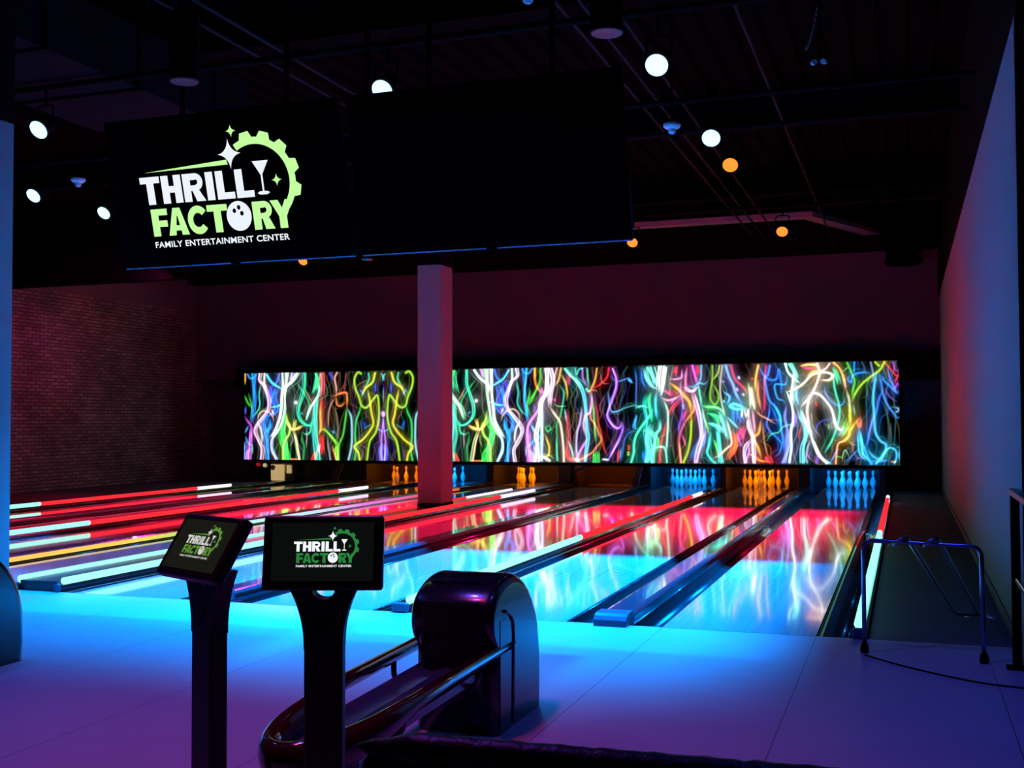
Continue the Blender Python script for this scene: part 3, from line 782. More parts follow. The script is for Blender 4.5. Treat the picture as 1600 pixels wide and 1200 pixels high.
225 50 80 7.5 2 1209,263 1217,236 1229,222 1239,211 1243,197
200 225 235 7.1 1 1225,238 1226,236
170 130 230 6.3 1 1192,230 1193,229
230 170 240 7.1 1 1221,214 1222,211
180 230 240 7.1 1 1234,202 1235,201
90 160 240 8.3 2 1193,208 1205,197 1200,181
110 200 240 7.1 1 1193,188 1194,187
110 250 255 7.5 3 1239,171 1221,171 1206,177 1213,182 1225,179 1241,171
255 255 255 18.8 5 1239,171 1238,154
50 120 250 25 4 1221,187 1220,159 1224,142
110 230 255 6.3 2 1200,155 1212,142 1224,130
225 255 215 7.1 3 1245,225 1249,199 1249,171
255 250 190 10.4 3 1253,217 1255,195 1259,170
250 210 110 7.1 2 1266,262 1261,237 1259,209
245 150 100 7.1 2 1265,231 1265,199 1271,170
220 40 110 5.8 2 1283,261 1278,223 1279,193 1277,170 1271,162
225 150 110 5 1 1259,170 1269,158 1284,150 1300,140
255 225 255 9.2 3 1245,158 1246,134 1254,112 1254,90 1256,59
240 170 200 7.1 2 1253,171 1256,142 1258,118
255 190 70 7.1 2 1270,146 1266,122 1256,110 1264,90 1270,69
230 190 240 8.3 3 1252,108 1240,94 1236,77 1238,59
220 150 230 6.3 2 1246,98 1244,77 1236,59
255 90 20 14.6 3 1214,126 1216,106 1210,85 1199,65
255 70 20 12.5 3 1220,118 1218,95 1208,79
235 50 140 14.6 3 1236,134 1230,118 1228,106
170 110 230 5 2 1222,118 1226,102 1232,91
255 110 40 10.4 4 1260,71 1271,63 1283,61
255 60 80 12.5 4 1285,70 1289,60
255 200 170 4.2 2 1246,77 1260,69
180 130 110 4.6 0 1274,142 1276,110 1280,88 1285,70
200 80 40 6.3 2 1253,235 1254,234
40 130 245 6.4 2 1268,260 1278,241 1292,231 1304,235 1308,253 1313,226 1313,202
50 150 250 6.8 2 1290,261 1286,243 1280,235 1282,215 1289,188 1301,174 1309,154 1312,130 1316,102 1316,86
40 190 250 6.8 2 1297,182 1309,158 1312,130
50 170 245 5.2 2 1327,238 1321,222 1300,221 1305,194 1317,188 1322,180
50 130 245 5.2 2 1289,182 1287,158 1282,138 1291,122 1302,112 1312,98 1308,80 1300,72
40 90 220 5.2 2 1293,174 1303,150 1310,134
70 190 150 4.8 1 1282,104 1291,118 1306,122 1314,132 1330,138 1344,134
140 150 245 7.2 2 1323,178 1320,154 1324,130 1328,102 1324,82 1314,60
100 120 245 10 3 1324,126 1324,106 1322,82 1319,60
225 235 255 8.8 3 1323,208 1331,190 1336,170 1336,146 1332,126 1332,92 1329,60
170 120 235 6 2 1334,174 1342,150 1334,126
190 255 240 8 3 1322,265 1327,248 1337,236 1351,224
120 250 200 10 3 1333,264 1341,250 1347,234
220 255 255 12 4 1343,248 1341,224 1339,202 1340,178
90 220 245 6 3 1345,216 1344,194 1348,178
255 245 200 8 4 1325,206 1341,212 1358,224 1374,240 1390,245 1405,245 1416,239 1409,230 1393,230
255 190 90 10 3 1355,260 1368,262 1386,261
235 30 100 12 3 1355,260 1366,254 1378,255
255 200 110 7.2 3 1366,238 1378,247 1390,249
255 235 215 7.2 3 1386,263 1391,245 1385,223 1376,204 1368,186 1365,162 1369,132 1376,110
255 225 225 5.2 2 1390,247 1403,253 1411,263
245 245 245 6.8 3 1352,174 1364,188 1377,202 1391,199 1404,185 1414,169 1419,150 1423,136 1432,128
120 250 250 8.8 3 1352,172 1354,152 1361,138 1361,114 1355,90 1355,60
210 245 255 8 3 1354,166 1359,148 1367,130 1373,112
255 255 255 8 3 1371,116 1380,94 1388,76 1399,64 1403,59
170 190 230 4.8 1 1372,104 1365,92 1362,70 1364,60
180 80 200 4.8 1 1364,80 1368,68
60 140 230 4.8 1 1399,221 1404,199 1414,185 1427,177 1437,181 1442,197
70 230 190 6 2 1418,241 1420,215 1425,193 1429,177 1429,154 1423,130 1413,104 1399,80
50 220 160 12 2 1418,255 1424,241 1428,221
255 210 110 5.6 2 1419,265 1430,254 1439,234 1443,215
60 70 190 4.8 1 1415,150 1396,146 1384,134 1382,110
200 40 70 4.8 1 1353,132 1347,118 1349,106
200 30 40 6 2 1383,184 1384,178
180 130 80 4 1 1373,162 1375,146
60 210 210 6 2 1399,66 1410,59
110 170 90 4 1 1407,138 1408,130
120 70 210 8 2 1384,74 1385,60
235 170 120 5 1 1435,240 1440,223 1444,207
210 215 160 6.6 2 1444,207 1449,187 1449,165
220 230 70 7.7 3 1451,177 1450,157 1451,138
90 215 60 5.8 2 1446,264 1454,244 1460,226 1456,207 1455,191
180 225 50 6.2 2 1518,264 1510,249 1493,236 1474,220 1461,201 1455,185
180 225 50 6.2 1 1501,264 1508,257
50 150 245 5 2 1460,265 1459,242
50 150 245 5.8 2 1454,240 1447,232 1453,224 1456,236 1465,242 1482,244 1491,240
90 200 110 3.9 0 1446,254 1439,248
140 150 200 4.6 1 1492,264 1495,249 1497,234 1493,222
90 210 250 6.6 2 1504,245 1499,222 1496,192 1497,161 1499,124 1508,106 1519,97 1517,81 1508,67
60 120 240 5.8 2 1515,208 1507,190 1502,165 1492,141 1486,114 1482,91
110 110 230 5 2 1496,161 1492,138 1484,110
60 140 240 5.4 1 1508,241 1512,220 1515,200 1524,177 1535,161 1542,151 1548,157
50 150 250 5.4 2 1510,239 1519,225 1530,214 1541,202 1547,206
100 130 240 5 2 1525,253 1528,233 1536,213 1543,200
235 50 60 4.6 2 1518,264 1531,249 1540,237 1545,237 1539,225 1547,217
170 80 210 5 1 1535,264 1539,248 1545,246
150 60 220 5.8 2 1543,219 1537,210
120 70 170 3.9 1 1517,212 1528,194 1541,184
120 190 230 5 1 1535,173 1546,169 1540,163 1546,163
80 200 240 5.4 2 1484,87 1495,73 1510,67 1517,83 1528,91 1538,85 1539,71 1535,60
70 190 235 5.4 2 1545,87 1544,75 1546,67
60 180 240 7.7 3 1467,132 1471,106 1478,87 1484,71 1491,59
80 220 240 9.6 3 1467,122 1469,102 1472,79 1483,65
50 100 240 9.6 3 1491,65 1506,63 1521,67
80 220 245 5.8 2 1500,59 1510,73 1521,89
255 130 80 7.7 2 1470,153 1464,144 1469,134 1471,145 1470,151
255 200 60 7.7 3 1462,144 1450,126 1445,112 1431,102
250 180 120 5.4 2 1452,122 1441,106 1427,100 1423,84 1421,59
150 220 60 7.7 3 1451,138 1441,124 1433,114
60 180 50 11.6 3 1443,146 1437,126
240 245 255 6.9 2 1417,154 1422,136 1431,127 1439,134
130 190 240 5.8 2 1439,130 1428,116
90 170 60 3.9 0 1446,106 1454,98 1461,96
60 170 60 3.9 1 1423,73 1433,71
100 150 230 4.6 1 1410,61 1419,76 1425,88
80 120 230 4.2 1 1438,61 1448,69 1461,83 1467,89
140 190 150 3.5 1 1434,63 1435,75 1440,86 1448,71
120 80 200 5 1 1461,67 1469,71 1480,67
235 170 80 3.9 1 1530,63 1537,63
110 170 180 4.6 1 1457,177 1460,157
180 40 40 5 1 1456,106 1455,83
70 60 90 3.1 0 1485,214 1487,185
90 70 110 2.7 0 1529,141 1527,102
120 40 30 4.6 1 1382,188 1382,174
100 90 90 2.3 0 1398,187 1400,170"""
def neon_picture(x0, x1, z0, z1, step=1.15):
    """paint the light-trail picture, in centimetres, additively"""
    W = int((x1 - x0) / step); H = int((z1 - z0) / step)
    img = np.zeros((H, W, 3), np.float32)
    rng = np.random.RandomState(3)
    def lay(pts, wd, col, g):
        P = np.array(pts, float)
        if len(P) > 2:
            Q = np.vstack([2 * P[0] - P[1], P, 2 * P[-1] - P[-2]]); out = []
            for i in range(1, len(Q) - 2):
                n = max(2, int(np.hypot(*(Q[i + 1] - Q[i])) / 1.6)); t = np.linspace(0, 1, n, endpoint=False)[:, None]
                out.append(.5 * (2 * Q[i] + (Q[i + 1] - Q[i - 1]) * t + (2 * Q[i - 1] - 5 * Q[i] + 4 * Q[i + 1] - Q[i + 2]) * t * t + (-Q[i - 1] + 3 * Q[i] - 3 * Q[i + 1] + Q[i + 2]) * t ** 3))
            P = np.vstack(out + [P[-1:]])
        else:
            n = max(2, int(np.hypot(*(P[1] - P[0])) / 1.6)); t = np.linspace(0, 1, n)[:, None]; P = P[0] * (1 - t) + P[1] * t
        sig = max(wd * .36, 1.5); core = np.zeros((H, W), np.float32); halo = np.zeros((H, W), np.float32)
        gs = sig * 2.4 + 2.6 * g
        R = int(2.4 * (gs if g else sig) / step) + 1
        N = len(P); fade = min(10, N // 4 + 1)
        for i, (x, z) in enumerate(P):
            k_ = min(1, (min(i if P[0][1] < z1 - 6 and P[0][1] > z0 + 6 else fade, N - 1 - i if P[-1][1] < z1 - 6 and P[-1][1] > z0 + 6 else fade) + 2) / (fade + 2)) if N > 6 else 1
            cx, cz = (x - x0) / step, (z1 - z) / step
            a0, a1, b0, b1 = max(0, int(cx) - R), min(W, int(cx) + R + 1), max(0, int(cz) - R), min(H, int(cz) + R + 1)
            if a0 >= a1 or b0 >= b1: continue
            d2 = ((np.arange(a0, a1) - cx)[None, :] ** 2 + (np.arange(b0, b1) - cz)[:, None] ** 2) * step * step
            np.maximum(core[b0:b1, a0:a1], k_ * np.exp(-(d2 / (sig * sig * (.35 + .65 * k_))) ** 1.6), out=core[b0:b1, a0:a1])
            if g: np.maximum(halo[b0:b1, a0:a1], k_ * np.exp(-d2 / (gs * gs)), out=halo[b0:b1, a0:a1])
        c = np.array([lin(*col)[:3]], np.float32)[0]
        img[...] += core[..., None] * c * 1.12 + halo[..., None] * (c ** 1.5) * (.024 * g * g)
    for _ in range(150):           # thin faint trails in the dark between the bright ones
        x = rng.uniform(x0, x1); pts = [(x, z1)]; z = z1
        while z > z0: z -= rng.uniform(20, 50); x += rng.uniform(-16, 16); pts.append((x, z))
        lay(pts, rng.uniform(1, 2.5), tuple(int(v) for v in rng.uniform(15, 75, 3)), 0)
    for l in STROKES.strip().split('\n'):
        f = l.split(); col = tuple(int(v) for v in f[:3])
        pts = [(int(p.split(',')[0]) - 1500, int(p.split(',')[1])) for p in f[5:]]; wd = float(f[3]); g = int(f[4])
        if len(pts) > 3:                       # fainter echoes beside the long trails
            for _k in range(2):
                o = rng.uniform(-20, 20); q_ = [(a_ + o + rng.uniform(-7, 7), b_ + rng.uniform(-8, 8)) for a_, b_ in pts]
                lay(q_, rng.uniform(1.2, 2.4), tuple(int(v * rng.uniform(.2, .48)) for v in col), 0)
        if wd < 8 or abs(pts[-1][0] - pts[0][0]) + abs(pts[-1][1] - pts[0][1]) < 8: lay(pts, wd, col, g); continue
        lay(pts, wd * .85, tuple(int(v * (.66 if wd < 16 else .5)) for v in col), g)       # a broad trail is a bundle of thin ones
        for _k in range(int(wd / 3.2) + 1):
            o = rng.uniform(-.5, .5) * wd; lay([(px_ + o + rng.uniform(-.16, .16) * wd, pz_) for px_, pz_ in pts], rng.uniform(2.2, 4.2), tuple(int(min(255, v * rng.uniform(.75, 1.1))) for v in col), 0)
    return img
def make_screen():
    x0, x1, z0, z1, y = -1486, 48, 54, 267, 16.045
    img = neon_picture(x0, x1, z0, z1); H, W, _ = img.shape
    t = thing('masking_unit', 'long lit screen of tangled neon light trails above the pins', 'screen', ((x0 + x1) / 200, y, z0 / 100))
    xs = np.linspace(x0 / 100, x1 / 100, W) - (x0 + x1) / 200; zs = np.linspace(z1 / 100, z0 / 100, H) - z0 / 100
    co = np.zeros((H, W, 3), np.float32); co[..., 0] = xs[None, :]; co[..., 2] = zs[:, None]
    idx = np.arange(H * W).reshape(H, W)
    q = np.stack([idx[1:, :-1], idx[1:, 1:], idx[:-1, 1:], idx[:-1, :-1]], -1).reshape(-1, 4)
    me = bpy.data.meshes.new('lit_picture'); me.vertices.add(H * W); me.vertices.foreach_set('co', co.ravel())
    me.loops.add(q.size); me.loops.foreach_set('vertex_index', q.ravel().astype(np.int32)); me.polygons.add(len(q))
    me.polygons.foreach_set('loop_start', np.arange(0, q.size, 4, dtype=np.int32)); me.update(calc_edges=True)
    at = me.attributes.new('picture', 'FLOAT_COLOR', 'POINT'); rgba = np.ones((H * W, 4), np.float32); rgba[:, :3] = img.reshape(-1, 3)
    at.data.foreach_set('color', rgba.ravel())
    m = bpy.data.materials.new('lit_picture'); m.use_nodes = True; nt = m.node_tree; nt.nodes.clear()
    e = nt.nodes.new('ShaderNodeEmission'); o = nt.nodes.new('ShaderNodeOutputMaterial'); a = nt.nodes.new('ShaderNodeAttribute'); a.attribute_name = 'picture'
    nt.links.new(a.outputs['Color'], e.inputs[0]); e.inputs[1].default_value = 1.0; nt.links.new(e.outputs[0], o.inputs[0])
    me.materials.append(m); ob = bpy.data.objects.new('lit_picture', me); COL.objects.link(ob); ob.parent = t
    bm = BM(); hw = (x1 - x0) / 200; box(bm, -hw - .06, hw + .06, .006, .12, -.07, (z1 - z0) / 100 + .12); obj('frame', bm, M_black, t)
    bm = BM(); box(bm, -hw - .06, hw + .06, -.02, .004, -.07, -.004); obj('bottom_edge', bm, M_black, t)
make_screen()
bm = BM(); box(bm, -15.2, XR - .002, 16.2, 16.86, 2.3, 2.78); struct('trim_22', bm, M_black)

# ------------------------------------------------------------------ lamps under the roof
LENS_B = glow('blue_lens', lin(150, 215, 255), 3); LENS_R = glow('amber_lens', lin(255, 130, 45), 1.7)
H0 = 4.3
def spotlight(x, y, z, kind, label, aim=(0, -.78, -.62), wash=None, scale=1):
    t = thing('spotlight', label, 'spotlight', (x, y, z), group='blue spotlights' if kind == 'b' else 'amber spotlights')
    d = Vector(aim).normalized()
    bm = BM(); cyl(bm, d * -.02, d * -.20, .078 * scale, .06 * scale, n=24); obj('housing', bm, M_black, t, False)
    bm = BM(); a = d.orthogonal().normalized(); b = d.cross(a)
    # slightly domed lens
    rings = [[bm.verts.new(d * (.012 * (1 - (r / .07) ** 2)) + scale * r * (math.cos(k) * a + math.sin(k) * b)) for k in [2 * PI * i / 24 for i in range(24)]] for r in (.07, .05, .025)]
    cvt = bm.verts.new(d * .013)
    for A, B in zip(rings, rings[1:]):
        for i in range(24): bm.faces.new((A[i], A[(i + 1) % 24], B[(i + 1) % 24], B[i]))
    for i in range(24): bm.faces.new((rings[-1][i], rings[-1][(i + 1) % 24], cvt))
    obj('lens', bm, LENS_B if kind == 'b' else LENS_R, t)
    bm = BM(); tube(bm, round_path([d * -.1 + Vector((-.1, 0, 0)), (-.1, -d.y * .12, .26), (.1, -d.y * .12, .26), d * -.1 + Vector((.1, 0, 0))], .05), .009, 8); obj('yoke', bm, M_black, t)
    bm = BM(); py_ = min((.72, 3.3, 4.55, 9.5), key=lambda v: abs(v - y - .1)); cyl(bm, (0, -d.y * .12, .26), (0, py_ - y, 4.74 - z), .014, n=8); obj('hanger', bm, M_black, t)
    return t
SPOTS = [(-7.245, .618, 'b', 'blue spotlight near the left edge, above and left of the lit television'), (-9.606, 3.134, 'b', 'blue spotlight at the far left, beside the pillar top'),
         (-9.572, 4.392, 'b', 'blue spotlight just left of the lit television'), (-3.566, .573, 'b', 'blue spotlight half hidden behind the top edge of the dark television'),
         (-1.224, .709, 'b', 'largest blue spotlight, to the right of the televisions'), (-1.196, 3.177, 'b', 'blue spotlight just above an amber one, right of the televisions'),
         (-14.325, 10.046, 'r', 'amber spotlight at the left, above the brick wall'), (-9.381, 9.358, 'r', 'amber spotlight under the lower edge of the lit television'),
         (-6.963, 9.298, 'r', 'amber spotlight directly above the white pillar'), (-3.457, 9.379, 'r', 'amber spotlight at the lower right corner of the dark television'),
         (-1.191, 4.441, 'r', 'amber spotlight just below a blue one, right of the televisions'), (-1.11, 9.159, 'r', 'amber spotlight farthest to the right, near the bent cable tray')]
PB, PR = 11000, 12500
for x, y, k, lab in SPOTS:
    t = spotlight(x, y, H0, k, lab, scale=1.3 if k == 'b' else 1.2)
    e = lambda v: (v - y) / H0
    sh = lambda a, b: ((a - x) / H0, (b - x) / H0)
    if k == 'b':
        near = x < -7 and y < 1
        cuts = [sh(-.9, .2)] + ([sh(-6.2, -4.6)] if near else [sh(-10.4, -9.6)] if x < -9 else [sh(-5.9, -6.7)] if y < 1 and x < -2 else [])
        framed_spot('wash', t, (e(-2.6 if x > -7 else -1.3), e(-.4 if x > -7 else .4), e(.5 if near else 3.75), e(1.6 if near else 4.25)), .75, PB * (.8 if near else 1), BLUE, 0, cuts)
    elif y > 6:
        cuts = [sh(-.6, .15), sh(-4.4, -5.6)] if x > -2 else [sh(-5.9, -6.5), sh(-.6, .1)] if x > -4 else [sh(-12.8, -14.0)] if x < -14 else [sh(-6.9, -6.3)] if x > -8 else None
        left = -10 < x < -6
        framed_spot('wash', t, (e(-.8 if left else 3.6), e(1.2 if left else 4.4), e(10.6), e(11.4)), .8, PR * (.8 if left else 1), RED, 0, cuts)
for x in (-3.4, -5.9):          # two unseen blue lights added behind the televisions to brighten the approach
    framed_spot('wash', None, ((-3.0 - 3.15) / H0, (-.5 - 3.15) / H0, (3.75 - 3.15) / H0, (4.25 - 3.15) / H0), .6, PB * .17, BLUE, 0, [((-.9 - x) / H0, (.2 - x) / H0)]).location = (x, 3.15, H0)
spot('wall_beam', (-1.15, 4.5, 4.2), (XR, 9.8, 2.6), 34, (1, .01, .10), 50, .9)
spot('wall_beam', (-1.2, .9, 4.2), (XR, 2.6, 1.0), 42, (.03, .14, 1), 62, 1)
spot('wall_beam', (-13.9, 9.9, 4.2), (XL, 14.5, 4.7), 130, (1, .0, .02), 46, .8)
spot('wall_beam', (-12.2, 9.3, 4.25), (XL, 11.5, 2.2), 150, (1, .05, .40), 95, 1)  # added pink spot for the brick wall, no lamp hangs there
# unseen overhead lights, added without fixtures to tint the floor violet, red and blue
spot('unseen_overhead_light', (-2.2, -3.0, 4.9), (-2.2, -2.6, 0), 300, (.13, .07, 1), 110, 1, .15)
spot('unseen_overhead_light', (-2.0, -3.9, 4.9), (-2.0, -3.9, 0), 170, (1, .04, .30), 72, 1, .15)
spot('unseen_overhead_light', (-5.6, -3.0, 4.9), (-5.6, -3.0, 0), 330, (.03, .12, 1), 105, 1, .15)
spot('unseen_overhead_light', (.9, -2.6, 4.9), (.9, -2.4, 0), 190, (.04, .08, 1), 95, 1, .15)

# small fittings under the roof
def detector(x, y, z, label):
    t = thing('smoke_detector', label, 'smoke detector', (x, y, z), group='small pale fittings under the roof')
    bm = BM(); lathe(bm, [(.085, .05), (.085, .03), (.07, .012), (.045, 0)], 20); obj('base', bm, M_white, t)
    bm = BM(); lathe(bm, [(.04, 0), (.036, -.03), (.02, -.045)], 16); obj('sensor', bm, M_white, t)
    bm = BM(); cyl(bm, (0, 0, .05), (0, 0, ZC + .06 - z), .012, n=8); obj('conduit', bm, M_black, t)
detector(-8.565, 2.715, 4.3, 'small pale round fitting between the blue spotlights at the far left')
detector(-1.496, 2.699, 4.3, 'small pale round fitting left of the pair of blue and amber spotlights')
detector(-1.753, -.93, 4.33, 'small pink-lit fitting at the top edge of the picture')
def downlight(x, y, z, label, r=.12):
    t = thing('downlight', label, 'downlight', (x, y, z), group='unlit cylinder downlights')
    bm = BM(); lathe(bm, [(r, 0), (r, .55), (r * .9, .57)], 28); obj('housing', bm, M_black, t, False)
    bm = BM(); lathe(bm, [(r * .99, -.002), (r * .95, -.012), (r * .8, -.013), (0.001, -.006)], 28); obj('diffuser', bm, mat('diffuser_grey', (.05, .048, .06), .6), t)
    bm = BM(); cyl(bm, (0, 0, .57), (0, 0, ZC - z), .012, n=8); obj('stem', bm, M_black, t)
downlight(-1.405, -.169, 4.3, 'black cylinder downlight above and left of the largest blue spotlight')
downlight(-5.0, -.2, 4.31, 'dark cylinder downlight above the lit television')
t = thing('ceiling_fitting', 'tiny twin-headed fitting with a hanging chain at the upper right', 'ceiling fitting', (-.002, 1.069, 4.3))
bm = BM()
for s in (-1, 1): cyl(bm, (s * .03, -.05, -.01), (s * .045, 0, .0), .022, n=12)
obj('lamp_head', bm, M_white, t); bm = BM(); cyl(bm, (0, 0, 0), (0, 0, ZC - 4.3), .012, n=8); obj('stem', bm, M_black, t)
bm = BM()
for i in range(16):
    u = i / 15; box(bm, -.10 + .12 * u - .006, -.10 + .12 * u + .006, -.006, .006, .12 + .5 * u ** 1.6 - .012, .12 + .5 * u ** 1.6 + .012)
obj('chain', bm, mat('chain_grey', (.35, .35, .38), .4), t)

# ------------------------------------------------------------------ the sign picture shown on the television and the tablets
def poly(bm, pts):
    v = [bm.verts.new((x, 0, z)) for x, z in pts]; bm.faces.new(v)
def ring(bm, cx, cz, ro, ri, a0, a1, n=24, sx=1):
    A = [(cx + sx * ro * math.cos(a), cz + ro * math.sin(a)) for a in np.linspace(a0, a1, n)]; B = [(cx + sx * ri * math.cos(a), cz + ri * math.sin(a)) for a in np.linspace(a0, a1, n)]
    for i in range(n - 1): poly(bm, [A[i], A[i + 1], B[i + 1], B[i]])
def rect(bm, x0, z0, x1, z1): poly(bm, [(x0, z0), (x1, z0), (x1, z1), (x0, z1)])
def letter(bm, ch, x, w, z0, h):
    """heavy block capitals, drawn upward from baseline z0"""
    s = .31 * h; b = .235 * h; z1 = z0 + h
    if ch == 'T': rect(bm, x, z1 - b, x + w, z1); rect(bm, x + w / 2 - s / 2, z0, x + w / 2 + s / 2, z1 - b)
    elif ch == 'H': rect(bm, x, z0, x + s, z1); rect(bm, x + w - s, z0, x + w, z1); rect(bm, x + s, z0 + h / 2 - b / 2, x + w - s, z0 + h / 2 + b / 2)
    elif ch == 'I': rect(bm, x, z0, x + w, z1)
    elif ch == 'L': rect(bm, x, z0, x + s, z1); rect(bm, x + s, z0, x + w, z0 + b)
    elif ch == 'F': rect(bm, x, z0, x + s, z1); rect(bm, x + s, z1 - b, x + w, z1); rect(bm, x + s, z0 + .34 * h, x + w * .95, z0 + .34 * h + b)
    elif ch == 'R':
        rect(bm, x, z0, x + s, z1); r = .31 * h; cx = x + w - r * 1.02; cz = z1 - r
        rect(bm, x + s, z1 - b, cx, z1); rect(bm, x + s, z1 - 2 * r, cx, z1 - 2 * r + b * .85); ring(bm, cx, cz, r, r - b * .92, -PI / 2, PI / 2, 16)
        poly(bm, [(x + s + .06 * h, z1 - 2 * r), (x + s + .34 * h, z1 - 2 * r + .02 * h), (x + w + .05 * h, z0), (x + w - s - .02 * h, z0)])
    elif ch == 'A':
        c = x + w / 2; t = s * .5
        poly(bm, [(x, z0), (x + s, z0), (c + t * .2, z1), (c - t, z1)]); poly(bm, [(x + w - s, z0), (x + w, z0), (c + t, z1), (c - t * .2, z1)])
        rect(bm, x + s * .8, z0 + .17 * h, x + w - s * .8, z0 + .36 * h); poly(bm, [(c - t * .6, z1), (c + t * .6, z1), (c + t * .5, z1 - .3 * h), (c - t * .5, z1 - .3 * h)])
    elif ch == 'C': ring(bm, x + w / 2, z0 + h / 2, h * .52, h * .52 - b * 1.12, math.radians(38), math.radians(322), 36, w / h * .98)
    elif ch == 'Y':
        c = x + w / 2; m = z0 + .42 * h
        rect(bm, c - s / 2, z0, c + s / 2, m); poly(bm, [(x, z1), (x + s * 1.05, z1), (c + s * .5, m), (c - s * .5, m)]); poly(bm, [(x + w - s * 1.05, z1), (x + w, z1), (c + s * .5, m), (c - s * .5, m)])
def star(bm, cx, cz, rx, rz, pinch=.2):
    for sx, sz in ((1, 1), (-1, 1), (-1, -1), (1, -1)):
        pts = [(cx, cz), (cx + sx * rx, cz)]
        for i in range(1, 8):
            t = i / 8; k = pinch
            x = (1 - t) ** 2 * rx + 2 * t * (1 - t) * rx * k * .6; z = t * t * rz + 2 * t * (1 - t) * rz * k * .6
            pts.append((cx + sx * x, cz + sz * z))
        poly(bm, pts + [(cx, cz + sz * rz)])
TAGLINE = 'FAMILY ENTERTAINMENT CENTER'
def text_mesh(txt, width, height):
    cu = bpy.data.curves.new('tagline', 'FONT'); cu.body = txt; cu.size = 1; cu.offset = .022; cu.space_character = 1.06
    o = bpy.data.objects.new('tagline', cu); COL.objects.link(o)
    dg = bpy.context.evaluated_depsgraph_get(); me = bpy.data.meshes.new_from_object(o.evaluated_get(dg))
    bpy.data.objects.remove(o, do_unlink=True); bpy.data.curves.remove(cu)
    xs = [v.co.x for v in me.vertices]; ys = [v.co.y for v in me.vertices]
    for v in me.vertices:
        v.co = ((v.co.x - min(xs)) / (max(xs) - min(xs)) * width, 0, (v.co.y - min(ys)) / (max(ys) - min(ys)) * height)
    return me
def sign_picture(parent, scale, cx, cz, y, mw, mg, rot=0):
    """the shop sign in front of a screen (local x right, z up, facing -y); its own units run 127..1480 wide, 150..950 down"""
    root = Matrix.Translation((cx, y, cz)) @ Matrix.Rotation(rot, 4, 'Y') @ Matrix.Scale(scale, 4) @ Matrix.Translation((-800, 0, 560))
    parts = []
    def done(bm, nm, m, dy=0):
        bmesh.ops.transform(bm, matrix=root @ Matrix.Translation((0, dy, 0)), verts=bm.verts[:]); o = obj(nm, bm, m, parent); parts.append(o)
    bm = BM()
    for ch, x, wd in (('T', 127, 172), ('H', 313, 172), ('R', 500, 172), ('I', 697, 64), ('L', 783, 148), ('L', 946, 146)): letter(bm, ch, x, wd, -624, 204)
    done(bm, 'white_lettering', mw)
    bm = BM()
    for ch, x, wd in (('F', 183, 142), ('A', 318, 180), ('C', 500, 178), ('T', 672, 172)): letter(bm, ch, x, wd, -860, 202)
    done(bm, 'green_lettering', mg); bm = BM()
    for ch, x, wd in (('R', 1056, 160), ('Y', 1205, 190)): letter(bm, ch, x, wd, -860, 202)
    done(bm, 'green_lettering', mg)
    bm = BM(); c = (1128, -515)
    ring(bm, c[0], c[1], 312, 262, math.radians(-42), math.radians(121), 60)
    for deg in (100, 73, 46, 17, -14):
        a = math.radians(deg); d = Vector((math.cos(a), math.sin(a))); n = Vector((-d.y, d.x)); C = Vector(c)
        poly(bm, [tuple(C + d * 300 + n * 56), tuple(C + d * 300 - n * 56), tuple(C + d * 354 - n * 36), tuple(C + d * 354 + n * 36)])
    done(bm, 'gear_emblem', mg)
    bm = BM(); poly(bm, [(184, -388), (895, -345), (903, -380)]); done(bm, 'swoosh_emblem', mg)
    for sx_, sz_ in ((963, -147), (1286, -516)):
        bm = BM(); star(bm, sx_, sz_, 42, 44); done(bm, 'small_star_emblem', mg)
    bm = BM(); star(bm, 926, -306, 96, 108); done(bm, 'star_emblem', mw); bm = BM()
    poly(bm, [(1103, -373), (1235, -373), (1174, -472), (1163, -476)]); rect(bm, 1162, -590, 1176, -470); poly(bm, [(1118, -600), (1140, -588), (1198, -588), (1220, -600), (1198, -612), (1140, -612)])
    done(bm, 'glass_emblem', mw)
    bm = BM(); pts = [(938 + 104 * math.cos(a), -752 + 108 * math.sin(a)) for a in np.linspace(0, 2 * PI, 40, endpoint=False)]; poly(bm, pts)
    done(bm, 'ball_emblem', mw)
    bm = BM()
    for x, z in ((906, -712), (946, -690), (966, -734)): poly(bm, [(x + 15 * math.cos(a), z + 17 * math.sin(a)) for a in np.linspace(0, 2 * PI, 16, endpoint=False)])
    done(bm, 'finger_hole', M_bezel, -3)
    me = text_mesh(TAGLINE, 1150, 46); me.transform(root @ Matrix.Translation((182, 0, -946))); me.materials.append(mw)
    o = bpy.data.objects.new('tagline', me); COL.objects.link(o); o.parent = parent

